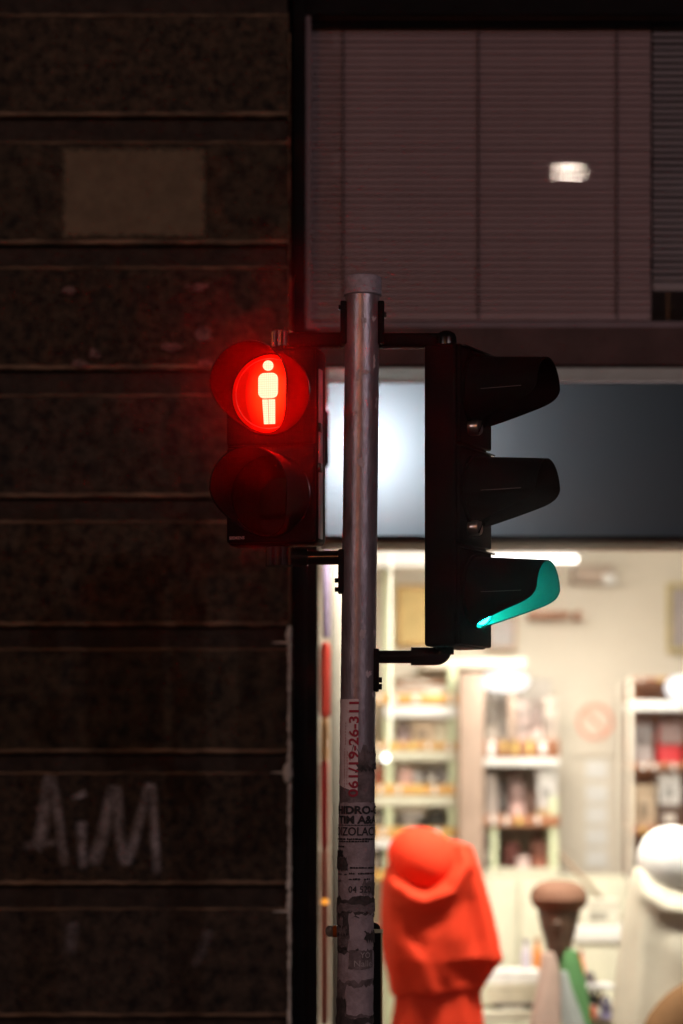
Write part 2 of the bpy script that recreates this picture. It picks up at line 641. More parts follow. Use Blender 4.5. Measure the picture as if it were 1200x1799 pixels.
# light box over the window
YB = 6.64
diffm = mat('frosted_light_box_sheet', (0.10, 0.13, 0.18), 0.5, var=0.06, scale=3, translucent=0.88, spec=0.1, tcol=(0.62, 0.69, 0.76))
boxm = mat('light_box_inner_paint', (0.05, 0.053, 0.056), 0.8, spec=0.1)
railm = mat('brushed_aluminium', (0.42, 0.42, 0.41), 0.4, metal=0.8)
lb = thing('light_box', 'frosted light box above the shop window, glowing white at one end', 'light box', (0.6, YB, Z(940, YB)))
zb0, zb1 = Z(941, YB), Z(674, YB)
zc1 = Z(646, YB)
xb0, xb1 = X(572, YB), XF1 - 0.02
obj('diffuser_sheet', MB().add([(xb0, YB, zb0), (xb1, YB, zb0), (xb1, YB, zb1), (xb0, YB, zb1)], [(0, 1, 2, 3)]), diffm, lb)
obj('top_diffuser', MB().box(xb0, xb1, YB - 0.012, YB - 0.004, zb1 + 0.006, zc1 - 0.002), mat('opal_edge_strip', (0.74, 0.78, 0.74), 0.5, var=0.08, scale=8, translucent=0.45), lb, bevel=0.002)
obj('rail', MB().box(xb0, xb1, YB - 0.016, YB + 0.002, zb1, zb1 + 0.005), railm, lb)
obj('back_panel', MB().box(xb0, xb1, YB + 0.30, YB + 0.31, zb0, zc1), boxm, lb)
obj('bottom_panel', MB().box(xb0, xb1, YB + 0.006, YB + 0.299, zb0 - 0.006, zb0 + 0.003), boxm, lb)
obj('top_panel', MB().box(xb0, xb1, YB + 0.006, YB + 0.299, zc1 - 0.004, zc1), boxm, lb)
obj('end_panel', MB().box(xb0 - 0.006, xb0 + 0.002, YB + 0.006, YB + 0.299, zb0, zc1), boxm, lb)
bl = Vector((X(640, YB), YB + 0.215, Z(790, YB)))
obj('bulb', MB().lathe((bl.x, bl.y, bl.z - 0.035), [(0.012, 0), (0.024, 0.012), (0.03, 0.03), (0.024, 0.052), (0.012, 0.07), (0.012, 0.09)], 16),
    emit('light_box_bulb', (0.9, 0.96, 1.0), 14), lb, smooth=True)
lamp('bulb_light', 'POINT', lb, bl + Vector((0, -0.055, 0)), 2.7, (0.93, 0.97, 1.0), shadow_soft_size=0.03)
# fittings at the corner of the light box
obj('end_clip', MB().prism(rrect(X(569, 6.6), X(577, 6.6), Z(712, 6.6), Z(648, 6.6), 0.006), 6.58, 6.6), creamf, lb)
obj('end_bar', MB().prism(rrect(X(568, 6.6), X(578, 6.6), Z(820, 6.6), Z(722, 6.6), 0.006), 6.585, 6.605), darkm, lb)

# ------------------------------------------------------------------ venetian blinds
slatm = mat('mauve_blind_slat', (0.43, 0.30, 0.30), 0.6, var=0.06, scale=4)
slatm2 = mat('grey_blind_slat', (0.42, 0.37, 0.38), 0.5, var=0.06, scale=4)
cordm = mat('dark_blind_cord', (0.10, 0.07, 0.072), 0.9)
YBL = 6.80


def blind(name, label, px0, px1, tilt, m, cords, rail_py):
    x0, x1 = X(px0, YBL), X(px1, YBL)
    t = thing(name, label, 'blind', ((x0 + x1) / 2, YBL, Z(rail_py, YBL)))
    z1, z0 = Z(12, YBL), Z(rail_py, YBL)
    pitch = 11.25 * A * YBL
    n = int((z1 - z0) / pitch)
    W = 0.0225
    vs, fs = [], []
    K = 6
    for sgn in (0, 1):
        for k in range(K + 1):
            s = k / K - 0.5
            y = s * W
            z = 0.0028 * (1 - 4 * s * s) - (0.0006 if sgn else 0)
            yy = y * math.cos(tilt) - z * math.sin(tilt)
            zz = y * math.sin(tilt) + z * math.cos(tilt)
            vs += [(-(x1 - x0) / 2, yy, zz), ((x1 - x0) / 2, yy, zz)]
    for k in range(K):
        fs.append((2 * k, 2 * k + 1, 2 * k + 3, 2 * k + 2))
        o_ = 2 * (K + 1)
        fs.append((o_ + 2 * k, o_ + 2 * k + 2, o_ + 2 * k + 3, o_ + 2 * k + 1))
    me = None
    for i in range(1, n + 1):
        if me is None:
            o = obj('slat', MB().add(vs, fs), m, t, local=True, smooth=True)
            me = o.data
        else:
            o = bpy.data.objects.new('slat', me)
            C.objects.link(o)
            o.parent = t
        o.location = (random.uniform(-0.001, 0.001), 0, i * pitch + random.uniform(-0.0007, 0.0007))
        o.rotation_euler = (random.uniform(-0.05, 0.05), random.uniform(-0.0008, 0.0008), 0)
    obj('bottom_rail', MB().box(x0, x1, YBL - 0.012, YBL + 0.012, z0 - 0.004, z0 + 0.012), m, t, bevel=0.003)
    for c in cords:
        obj('ladder_cord', MB().box(X(c, YBL) - 0.0022, X(c, YBL) + 0.0022, YBL - 0.0145, YBL - 0.013, z0, z1), cordm, t)


blind('venetian_blind', 'wide mauve venetian blind, closed, in the upper window', 540, 1143, R(59), slatm, (603, 840, 1083), 562)
blind('venetian_blind', 'narrow greyer venetian blind with tilted slats at the window end', 1147, 1420, R(42), slatm2, (1300,), 510)

# ------------------------------------------------------------------ shop interior
creamw = mat('cream_shop_wall', (0.75, 0.68, 0.57), 0.8, var=0.04, scale=2.5)
YK = 9.75
xs0, xs1 = X(556, 6.95), 3.3
struct('shop_wall_back', MB().box(xs0 - 0.6, xs1, YK, YK + 0.1, 0, 2.99), creamw)
struct('shop_wall_left', MB().box(xs0 - 0.62, xs0 - 0.602, YG + 0.2, YK, 0, 2.99), creamw)
struct('shop_wall_right', MB().box(xs1, xs1 + 0.1, YG + 0.1, YK + 0.1, 0, 2.99), creamw)
struct('shop_ceiling', MB().box(xs0 - 0.6, xs1, YF + 0.33, YK + 0.1, 3.0, 3.1), mat('white_ceiling', (0.78, 0.77, 0.72), 0.8, var=0.03))
struct('shop_floor', MB().box(xs0 - 0.6, xs1, YG + 0.09, YK + 0.1, -0.02, 0.02), mat('brown_floor_boards', (0.25, 0.16, 0.10), 0.5, var=0.2))
struct('shop_wall_front', MB().box(xs0 - 0.6, xs1, YF + 0.33, YF + 0.35, zw1 + 0.03, 2.999), creamw)
struct('shop_wall_front', MB().box(xs0 - 0.62, X(556, 6.95) - 0.03, YF + 0.26, YF + 0.3, 0, zw1 + 0.03), creamw)

FL = (1.0, 0.93, 0.81)
tubem = emit('fluorescent_tube', (1.0, 0.97, 0.92), 5)
whitep = mat('white_enamel', (0.78, 0.77, 0.74), 0.4, var=0.03)
gw = mat('pale_green_steel_post', (0.52, 0.56, 0.36), 0.5, var=0.08)
orw = mat('orange_pine_board', (0.62, 0.33, 0.085), 0.55, var=0.2, scale=10, stretch=(0.15, 1, 1))
brw = mat('red_brown_board', (0.33, 0.135, 0.065), 0.55, var=0.25, scale=10, stretch=(0.15, 1, 1))
colm = mat('taupe_column_paint', (0.33, 0.235, 0.18), 0.7, var=0.08)
palec = mat('pale_cabinet_board', (0.62, 0.60, 0.47), 0.6, var=0.06)


def ceiling_lamp(label, px0, px1, py, Y, power, tilt=0.0, group='strip lamps in the shop'):
    x0, x1 = X(px0, Y), X(px1, Y)
    z = Z(py, Y)
    t = thing('strip_lamp', label, 'lamp', ((x0 + x1) / 2, Y, z), 0, group)
    obj('lamp_body', MB().box(x0, x1, Y - 0.05, Y + 0.05, z + 0.035, z + 0.065), whitep, t, bevel=0.004)
    obj('tube', MB().tube([(x0, Y, z + 0.012), (x1, Y, z + 0.012)], 0.012, 14), tubem, t, smooth=True)
    for xx in (x0 + 0.05, x1 - 0.05):
        obj('hanger', MB().tube([(xx, Y, z + 0.065), (xx, Y, 3.0)], 0.003, 6), whitep, t)
    lamp('strip_light', 'AREA', t, ((x0 + x1) / 2, Y, z - 0.012), power, FL, shape='RECTANGLE', size=x1 - x0, size_y=0.08, rot=(tilt, 0, 0))


ceiling_lamp('lit strip lamp hanging high in the shop behind the green signal', 862, 1014, 988, 8.9, 11)
ceiling_lamp('strip lamp over the shop display, hidden above the window head', 650, 1300, 856, 7.12, 72, R(26))
ceiling_lamp('strip lamp over the middle of the shop, above the window head', 640, 1300, 880, 8.4, 13)

# window cornice inside (white strip under the soffit)
cz = P(560, 972, 9.0)
sh = obj('wall_ledge', MB().box(X(620, 9.0), X(760, 9.0), 9.0, 9.12, Z(994, 9.0), Z(962, 9.0)), whitep)
tag(sh, 'white boxed ledge high on the shop wall beside the pole', 'ledge')
sh = obj('wall_ledge', MB().box(X(745, 9.3), X(925, 9.3), 9.3, YK - 0.002, Z(1174, 9.3), Z(1157, 9.3)), creamw, bevel=0.004)
tag(sh, 'cream ledge above the shelves, below the green signal', 'ledge')

# shelving: posts, boards, light strips
YS = 9.25


tagy = mat('yellow_price_tag', (0.75, 0.55, 0.15), 0.6)


def shelf_unit(label, posts, boards, panel=None, Y=YS, dep=0.34, boardm=orw, cat='shelf', gw=gw):
    xs = [p[0] for p in posts] + [p[1] for p in posts]
    t = thing('shelving_unit', label, cat, (X((min(xs) + max(xs)) / 2, Y), Y, 0.02), 0, 'shelving units along the shop wall')
    for (a, b, top) in posts:
        obj('post', MB().box(X(a, Y), X(b, Y), Y, Y + 0.03, 0.02, Z(top, Y)), gw, t, bevel=0.003)
        obj('post', MB().box(X(a, Y), X(b, Y), Y + dep - 0.04, Y + dep - 0.01, 0.02, Z(top, Y)), gw, t, bevel=0.003)
    for (a, b, t0, t1, m) in boards:
        obj('shelf_board', MB().box(X(a, Y), X(b, Y), Y - 0.012, Y + dep - 0.045, Z(t1, Y), Z(t0, Y)), m, t, bevel=0.003)
    rt = random.Random(len(label))
    for (a, b, t0, t1, m) in boards:
        if m in (whitep, palec):
            continue
        q = a + rt.uniform(6, 14)
        while q < b - 12:
            wd = rt.uniform(6, 11)
            hh = rt.uniform(0.55, 0.85) * (t1 - t0)
            obj('price_tag', MB().box(X(q, Y), X(q + wd, Y), Y - 0.016, Y - 0.013, Z(t0 + 2 + hh, Y), Z(t0 + 2, Y)), rt.choice((whitep, whitep, tagy)), t)
            q += wd + rt.uniform(10, 34)
    if panel:
        a, b, t0, t1, m = panel
        obj('back_board', MB().box(X(a, Y), X(b, Y), Y + dep, Y + dep + 0.015, Z(t1, Y), Z(t0, Y)), m, t)
    return t


shelf_unit('pale green steel shelving with orange boards right behind the pole', [(676, 690, 985), (788, 803, 1170)],
           [(655, 815, 1220, 1236, orw), (655, 815, 1305, 1318, orw), (655, 815, 1379, 1396, orw), (655, 815, 1454, 1472, orw),
            (655, 815, 1530, 1546, orw), (676, 815, 1240, 1260, whitep), (655, 815, 1320, 1336, palec), (655, 815, 1399, 1416, palec), (655, 815, 1474, 1490, whitep)])
shelf_unit('open shelving with red-brown boards beside the taupe column', [(862, 874, 1440), (966, 980, 1400)],
           [(850, 982, 1300, 1331, brw), (850, 982, 1332, 1346, whitep), (850, 982, 1432, 1452, brw), (850, 982, 1526, 1540, palec)],
           (850, 982, 1185, 1530, mat('grey_white_back_board', (0.5, 0.45, 0.4), 0.7)))
shelf_unit('shelving with bags in the corner, red-brown boards', [(1104, 1112, 1190), (1290, 1300, 1190)],
           [(1112, 1290, 1190, 1196, brw), (1112, 1290, 1231, 1248, whitep), (1112, 1290, 1340, 1352, brw), (1112, 1290, 1452, 1464, brw), (1112, 1290, 1560, 1575, brw)],
           (1108, 1296, 1190, 1600, brw), gw=creamw)
cl = obj('column', MB().box(X(806, 9.1), X(851, 9.1), 9.1, 9.24, 0.02, Z(1182, 9.1)), colm, bevel=0.01)
tag(cl, 'taupe square column between two shelving units', 'column')
# shelf lamps
for (label, a, b, c, d, Y, e) in (('glowing white lamp head at the top of the middle shelving', 846, 930, 1178, 1215, 9.17, 1.6),
                               ('glowing white lamp head at the top of the corner shelving', 1168, 1240, 1186, 1230, 9.17, 1.6)):
    t = thing('shelf_lamp', label, 'lamp', P((a + b) / 2, d, Y), 0, 'lamp heads on the shelving')
    obj('lamp_cover', blob(P((a + b) / 2, (c + d) / 2, Y), (X(b, Y) - X(a, Y)) / 2, 0.05, (Z(c, Y) - Z(d, Y)) / 2, flat=0.7),
        emit('shelf_lamp_glow', (1, 0.98, 0.95), 1.6), t, smooth=True)
    obj('lamp_stem', MB().box(X((a + b) / 2 + 5, Y), X((a + b) / 2 + 18, Y), Y - 0.01, Y + 0.01, Z(d + 85, Y), Z(d, Y) - 0.001), colm, t)
    lamp('shelf_light', 'POINT', t, P((a + b) / 2, (c + d) / 2 + 6, Y - 0.1), e, FL, shadow_soft_size=0.06)


# ------------------------------------------------------------------ goods on the shelves
def colmat(c, rough=0.7):
    n = 'goods_%d_%d_%d' % tuple(int(x * 255) for x in c)
    return mat(n, c, rough, var=0.14, scale=14, bump=0.15, bscale=60)


def goods(kind, label, cat, px0, px1, py0, py1, Y, col, dep=0.14, col2=None):
    """something standing on a shelf whose front fills the given rectangle"""
    x0, x1, z0, z1 = X(px0, Y), X(px1, Y), Z(py1, Y), Z(py0, Y)
    cx, wd, h = (x0 + x1) / 2, x1 - x0, z1 - z0
    m = colmat(col)
    m2 = colmat(col2 if col2 else tuple(c * 0.5 for c in col))
    t = thing(kind, label, cat, (cx, Y + dep / 2, z0))
    if kind == 'handbag':
        hb = h * 0.74
        rings = []
        for k in range(7):
            q = k / 6
            ww = wd * (1 - 0.16 * q * q) * (0.94 if k in (0, 6) else 1)
            dd = dep * (1 - 0.55 * q)
            rings.append([(cx + a, Y + dep / 2 + b, z0 + hb * q) for a, b in rrect(-ww / 2, ww / 2, -dd / 2, dd / 2, min(ww, dd) * 0.25, 3)])
        obj('bag_body', MB().loft(rings), m, t, smooth=True)
        obj('flap', MB().prism(rrect(cx - wd * 0.42, cx + wd * 0.42, z0 + hb * 0.5, z0 + hb, wd * 0.1), Y + dep * 0.06 - 0.004, Y + dep * 0.2), m2, t, smooth=True)
        pts = [(cx + wd * 0.28 * math.cos(PI * k / 12), Y + dep / 2, z0 + hb * 0.97 + h * 0.27 * math.sin(PI * k / 12)) for k in range(13)]
        obj('handle', MB().tube(pts, 0.006, 8), m2, t, smooth=True)
    elif kind == 'carton':
        obj('carton_body', MB().box(x0, x1, Y, Y + dep, z0, z0 + h * 0.78), m, t, bevel=0.003)
        obj('carton_label', MB().box(cx - wd * 0.3, cx + wd * 0.18, Y - 0.0025, Y - 0.0005, z0 + h * 0.2, z0 + h * 0.55), colmat((0.62, 0.58, 0.52)) if sum(col) < 1.0 else m2, t)
        obj('lid', MB().box(x0 - 0.003, x1 + 0.003, Y - 0.003, Y + dep + 0.003, z0 + h * 0.78 + 0.001, z1), m2 if col2 else m, t, bevel=0.003)
    elif kind == 'folded_cloth':
        n = max(2, min(5, int(h / 0.022)))
        for k in range(n):
            za, zb = z0 + h * k / n, z0 + h * (k + 1) / n - 0.001
            j = random.uniform(-0.006, 0.006)
            obj('fold', MB().prism(rrect(x0 + j, x1 + j, za, zb, (zb - za) * 0.48), Y + random.uniform(0, 0.01), Y + dep),
                m if k % 2 == 0 else m2 if col2 else m, t, smooth=True)
    elif kind == 'vase':
        obj('vase_body', MB().lathe((cx, Y + dep / 2, z0), [(wd * 0.3, 0), (wd * 0.48, h * 0.2), (wd * 0.5, h * 0.45), (wd * 0.3, h * 0.7), (wd * 0.2, h * 0.82)], 20), m, t, smooth=True)
        obj('rim', MB().lathe((cx, Y + dep / 2, z0 + h * 0.82), [(wd * 0.2, 0), (wd * 0.28, h * 0.1), (wd * 0.27, h * 0.18), (wd * 0.2, h * 0.1)], 20), m2, t, smooth=True)
    elif kind == 'hat':
        obj('brim', MB().lathe((cx, Y + dep / 2, z0), [(wd * 0.5, 0.004), (wd * 0.5, 0.01), (wd * 0.3, 0.016)], 24, 1, 0.8), m, t, smooth=True)
        obj('crown', MB().lathe((cx, Y + dep / 2, z0), [(wd * 0.34, 0.012), (wd * 0.33, h * 0.6), (wd * 0.27, h * 0.92), (wd * 0.1, h)], 24, 1, 0.8), m, t, smooth=True)
        obj('hat_band', MB().lathe((cx, Y + dep / 2, z0), [(wd * 0.345, 0.016), (wd * 0.343, h * 0.25)], 24, 1, 0.8), m2, t, smooth=True)
    elif kind == 'picture':
        fw = min(wd, h) * 0.1
        for (a, b, c, d) in ((x0, x1, z1 - fw, z1), (x0, x1, z0, z0 + fw), (x0, x0 + fw, z0 + fw, z1 - fw), (x1 - fw, x1, z0 + fw, z1 - fw)):
            obj('frame_bar', MB().box(a, b, Y, Y + 0.025, c, d), m2, t, bevel=0.003)
        obj('picture_sheet', MB().box(x0 + fw, x1 - fw, Y + 0.01, Y + 0.02, z0 + fw, z1 - fw), m, t)
    elif kind == 'book':
        obj('cover', MB().box(x0, x1, Y, Y + dep, z0, z1), m, t, bevel=0.002)
        obj('pages', MB().box(x0 + wd * 0.12, x1 - wd * 0.12, Y + 0.006, Y + dep + 0.003, z0 + 0.004, z1 + 0.002), colmat((0.6, 0.57, 0.5)), t)
    return t


YI = YS + 0.05
W_ = (0.66, 0.62, 0.57)
G_ = (0.30, 0.27, 0.25)
K_ = (0.035, 0.028, 0.025)
L = [
    ('carton', 'flat brown carton on the top board of the shelving behind the pole', 'carton', 692, 786, 1192, 1203, YI, (0.22, 0.12, 0.07)),
    ('folded_cloth', 'grey-beige cloth pile under the brown carton', 'cloth', 694, 748, 1203, 1220, YI, (0.42, 0.34, 0.29)),
    ('folded_cloth', 'white cloth pile beside the grey-beige one on the top board', 'cloth', 750, 786, 1205, 1220, YI, W_),
    ('handbag', 'mauve-grey bag on the upper board behind the pole', 'bag', 694, 722, 1264, 1305, YI, (0.40, 0.30, 0.29)),
    ('carton', 'large beige carton on the upper board behind the pole', 'carton', 724, 764, 1266, 1305, YI, (0.50, 0.39, 0.28)),
    ('folded_cloth', 'cream cloth stack at the end of the upper board', 'cloth', 766, 788, 1268, 1305, YI, (0.60, 0.54, 0.40)),
    ('book', 'red book on the middle orange board behind the pole', 'book', 662, 674, 1348, 1379, YI, (0.36, 0.06, 0.035)),
    ('folded_cloth', 'pink cloth pile on the middle orange board', 'cloth', 698, 724, 1350, 1379, YI, (0.62, 0.40, 0.36)),
    ('vase', 'white vase on the middle orange board', 'vase', 726, 744, 1342, 1379, YI, (0.72, 0.69, 0.66)),
    ('carton', 'black carton on the middle orange board', 'carton', 746, 772, 1350, 1379, YI, (0.07, 0.06, 0.055)),
    ('vase', 'pale lilac vase near the end of the middle orange board', 'vase', 776, 788, 1330, 1379, YI, (0.62, 0.57, 0.58)),
    ('carton', 'dark brown carton at the end of the middle orange board', 'carton', 804, 814, 1336, 1379, YI, (0.10, 0.05, 0.03)),
    ('carton', 'black carton on the lower orange board next to the pole', 'carton', 660, 674, 1420, 1454, YI, K_),
    ('carton', 'wide black box under the white lid on the lower orange board', 'box', 696, 748, 1434, 1454, YI, K_),
    ('folded_cloth', 'white cloth folded on the wide black box', 'cloth', 706, 744, 1417, 1434, YI, W_),
    ('handbag', 'near-black bag on the lower orange board', 'bag', 750, 786, 1416, 1454, YI, (0.045, 0.04, 0.03)),
    ('carton', 'dark carton at the end of the lower orange board', 'carton', 803, 814, 1418, 1454, YI, (0.06, 0.035, 0.025)),
    ('carton', 'dark carton low behind the red scarf, next to the pole', 'carton', 661, 675, 1492, 1530, YI, K_),
    # middle unit
    ('handbag', 'beige bag at the pillar end of the middle shelving', 'bag', 852, 876, 1225, 1300, YI, (0.52, 0.45, 0.38)),
    ('folded_cloth', 'pink and grey cloth pile on the top of the middle shelving', 'cloth', 904, 930, 1232, 1300, YI, (0.60, 0.46, 0.42), 0.14, (0.40, 0.33, 0.3)),
    ('handbag', 'pale pink bag on the top of the middle shelving', 'bag', 932, 954, 1228, 1300, YI, (0.56, 0.42, 0.38)),
    ('carton', 'tall pinkish carton at the wall end of the middle shelving', 'carton', 956, 978, 1226, 1300, YI, (0.50, 0.42, 0.36)),
    ('folded_cloth', 'grey cloth stack on the second board of the middle shelving', 'cloth', 853, 874, 1362, 1432, YI, (0.46, 0.40, 0.36)),
    ('vase', 'dark grey vase on the second board of the middle shelving', 'vase', 876, 894, 1376, 1432, YI, (0.16, 0.14, 0.13)),
    ('handbag', 'pink bag on the second board of the middle shelving', 'bag', 896, 922, 1360, 1432, YI, (0.56, 0.37, 0.34)),
    ('vase', 'brown vase between the pink bag and the white carton', 'vase', 924, 942, 1378, 1432, YI, (0.22, 0.13, 0.10)),
    ('carton', 'bright white carton on the second board of the middle shelving', 'carton', 945, 978, 1352, 1420, YI, (0.74, 0.72, 0.70)),
    ('folded_cloth', 'yellowish cloth lying under the white carton', 'cloth', 946, 978, 1420, 1432, YI, (0.58, 0.45, 0.26)),
    ('carton', 'black carton on the bottom board beside the taupe column', 'carton', 852, 864, 1470, 1526, YI, (0.10, 0.085, 0.08)),
    ('hat', 'dark maroon hat on the bottom board of the middle shelving', 'hat', 880, 924, 1480, 1526, YI, (0.16, 0.045, 0.035)),
    ('folded_cloth', 'pale pink cloth roll in front of the maroon hat', 'cloth', 908, 930, 1504, 1526, YI - 0.03, (0.56, 0.42, 0.40), 0.05),
    ('handbag', 'brown bag standing at the wall end of the bottom board', 'bag', 934, 964, 1462, 1526, YI, (0.30, 0.10, 0.06)),
    # corner unit
    ('handbag', 'grey backpack on the corner shelving', 'bag', 1114, 1150, 1250, 1340, YI, (0.34, 0.29, 0.28)),
    ('handbag', 'crimson bag beside the grey backpack', 'bag', 1156, 1204, 1250, 1340, YI, (0.42, 0.015, 0.02), 0.14, (0.2, 0.13, 0.12)),
    ('carton', 'tall beige carton on the corner shelving under the grey backpack', 'carton', 1116, 1152, 1378, 1452, YI, (0.52, 0.40, 0.28)),
    ('carton', 'white carton on top of the dark one in the corner shelving', 'carton', 1159, 1196, 1356, 1414, YI, (0.70, 0.68, 0.66)),
    ('carton', 'dark carton under the white carton in the corner shelving', 'carton', 1157, 1200, 1414, 1452, YI, (0.09, 0.05, 0.035)),
    ('handbag', 'charcoal bag low in the corner shelving, beside the white scarf', 'bag', 1114, 1150, 1466, 1560, YI, (0.14, 0.11, 0.095)),
    # on the wall
    ('picture', 'amber-yellow picture in an ochre frame behind the pole', 'picture', 696, 760, 1028, 1136, YK - 0.06, (0.66, 0.48, 0.20), 0.03, (0.55, 0.33, 0.12)),
    ('picture', 'grey picture in an olive-yellow frame near the edge of view', 'picture', 1172, 1260, 1024, 1146, YK - 0.06, (0.36, 0.31, 0.30), 0.03, (0.52, 0.42, 0.20)),
    ('picture', 'small grey picture with brown frame under the green light', 'picture', 855, 908, 1080, 1142, YK - 0.06, (0.46, 0.42, 0.42), 0.03, (0.5, 0.33, 0.22)),
]
for it in L:
    goods(*it)
for (label, a, b, c, d, m) in (('short red-brown wall bracket above the notices', 930, 1002, 1074, 1083, brw), ('red-brown end block of the wall bracket', 1012, 1021, 1072, 1088, brw),
                               ('long taupe sign board under the strip lamp', 1008, 1078, 992, 1022, mat('taupe_board', (0.46, 0.36, 0.29), 0.7))):
    o = obj('wall_board', MB().box(X(a, 9.6), X(b, 9.6), 9.6, YK - 0.002, Z(d, 9.6), Z(c, 9.6)), m, bevel=0.004)
    tag(o, label, 'board')
o = obj('paper_note', MB().box(X(1060, 9.58), X(1082, 9.58), 9.58, 9.59, Z(1026, 9.58), Z(1008, 9.58)), whitep, bevel=0.001)
tag(o, 'white paper note on the corner of the taupe sign board', 'note')
# round red sign and the column of notices
t = thing('round_sign', 'round pale sign with a red ring and diagonal bar on the shop wall', 'sign', P(1046, 1320, YK - 0.02))
c = P(1046, 1268, YK - 0.02)
u = A * (YK - 0.02)
obj('sign_plate', MB().box(c.x - 40 * u, c.x + 40 * u, YK - 0.012, YK - 0.003, c.z - 60 * u, c.z + 40 * u), creamw, t)
redm = mat('faded_red_print', (0.80, 0.42, 0.31), 0.7, var=0.2, scale=30)
ring = MB()
for k in range(40):
    a0_, a1_ = 2 * PI * k / 40, 2 * PI * (k + 1) / 40
    ring.prism([(c.x + q_ * u * math.cos(a_), c.z + q_ * u * math.sin(a_)) for q_, a_ in ((33, a0_), (33, a1_), (24, a1_), (24, a0_))], c.y + 0.003, c.y + 0.0075)
obj('sign_ring', ring, redm, t)
q = [(-24, 17), (-17, 24), (24, -17), (17, -24)]
obj('sign_bar', MB().prism([(c.x + a * u * 0.78, c.z + b * u * 0.78) for a, b in (q[0], q[1], q[2], q[3])], c.y + 0.0045, c.y + 0.0078), redm, t)
for k, py in enumerate((1352, 1394, 1432, 1470, 1508)):
    o = obj('paper_notice', MB().box(X(1030, YK), X(1066, YK), YK - 0.006, YK - 0.002, Z(py + 15, YK), Z(py - 15, YK)), whitep)
    tag(o, ('top', 'second', 'third', 'fourth', 'lowest')[k] + ' of the five white paper notices under the round red sign', 'notice', 'paper notices on the shop wall')

# pale cabinet, leaning stick, cartons
t = thing('cabinet', 'pale low cabinet with plain doors under the middle shelving', 'cabinet', P(965, 2000, 9.0))
xa, xb = X(846, 9.0), X(1104, 9.0)
obj('cabinet_body', MB().box(xa, xb, 9.02, 9.22, 0.02, Z(1541, 9.0)), palec, t)
for k in range(4):
    a = xa + (xb - xa) * k / 4
    obj('cabinet_door', MB().box(a + 0.004, a + (xb - xa) / 4 - 0.004, 9.0, 9.018, 0.08, Z(1546, 9.0)), palec, t, bevel=0.003)
o = obj('wooden_stick', MB().tube([P(984, 1500, 8.9), P(1062, 1584, 8.85), P(1090, 1614, 8.83)], 0.009, 8), mat('brown_stick', (0.30, 0.21, 0.14), 0.6))
tag(o, 'brown stick leaning diagonally above the brown cap', 'stick')
YC = 8.6
t = thing('counter', 'cream stepped counter behind the brown cap', 'counter', P(1060, 1990, YC))
obj('counter_base', MB().box(X(1000, YC), X(1130, YC), YC, YC + 0.3, 0.02, Z(1656, YC)), palec, t, bevel=0.006)
obj('counter_top', MB().box(X(1008, YC), X(1128, YC), YC - 0.02, YC + 0.3, Z(1655, YC), Z(1628, YC)), whitep, t, bevel=0.006)
goods('carton', 'cream carton on the stepped counter', 'carton', 1022, 1088, 1582, 1627, YC + 0.02, (0.66, 0.63, 0.52))
# display table with cloths
YT = 8.1
t = thing('display_table', 'pale display table at the bottom of the window', 'table', P(930, 2050, YT))
obj('table_top', MB().box(X(700, YT), X(1120, YT), YT, YT + 0.6, Z(1792, YT), Z(1776, YT)), palec, t, bevel=0.005)
for a in (705, 1105):
    for yy in (YT + 0.02, YT + 0.54):
        obj('leg', MB().box(X(a, YT), X(a + 10, YT), yy, yy + 0.04, 0.02, Z(1792, YT) - 0.001), palec, t)
goods('folded_cloth', 'thick cream folded blanket on the display table', 'blanket', 842, 952, 1728, 1764, YT + 0.06, (0.64, 0.60, 0.46), 0.2)
goods('folded_cloth', 'white cloth heaped on the cream blanket', 'cloth', 852, 950, 1706, 1727, YT + 0.08, (0.76, 0.75, 0.72), 0.16)
goods('carton', 'dark tray under the cream blanket', 'tray', 868, 944, 1764, 1775, YT + 0.04, (0.09, 0.075, 0.06))
goods('vase', 'lilac bottle beside the brown cap stand', 'bottle', 918, 936, 1652, 1706, YT + 0.12, (0.58, 0.52, 0.60))
goods('vase', 'orange figurine vase behind the cap stand', 'vase', 938, 956, 1650, 1706, YT + 0.25, (0.72, 0.25, 0.06))
goods('vase', 'bright orange bottle beside the green scarf', 'bottle', 1016, 1032, 1672, 1732, YT + 0.2, (0.75, 0.13, 0.03))
goods('hat', 'small dark hat on the white stand beside the green scarf', 'hat', 1026, 1054, 1710, 1732, YT + 0.1, (0.10, 0.08, 0.08))
goods('carton', 'thin white stand between the green scarf and the white mannequin', 'stand', 1024, 1078, 1732, 1740, YT + 0.08, (0.74, 0.73, 0.72))
goods('handbag', 'black bag under the thin white stand', 'bag', 1032, 1054, 1740, 1775, YT + 0.1, (0.05, 0.045, 0.04))
goods('vase', 'amber bottle under the thin white stand', 'bottle', 1052, 1066, 1742, 1775, YT + 0.09, (0.55, 0.38, 0.2))
goods('book', 'red book standing at the foot of the green scarf', 'book', 1036, 1048, 1768, 1790, YT - 0.02, (0.65, 0.1, 0.05), 0.02)
goods('handbag', 'blue-violet pouch in front of the white mannequin', 'bag', 1056, 1076, 1752, 1790, YT - 0.05, (0.25, 0.22, 0.38), 0.04)


# ------------------------------------------------------------------ mannequins and scarves in the window
def cloth(name, col, spread=0.2):
    return mat(name, col, 0.75, var=0.07, scale=6, bump=0.25, bscale=180, translucent=spread, spec=0.15)


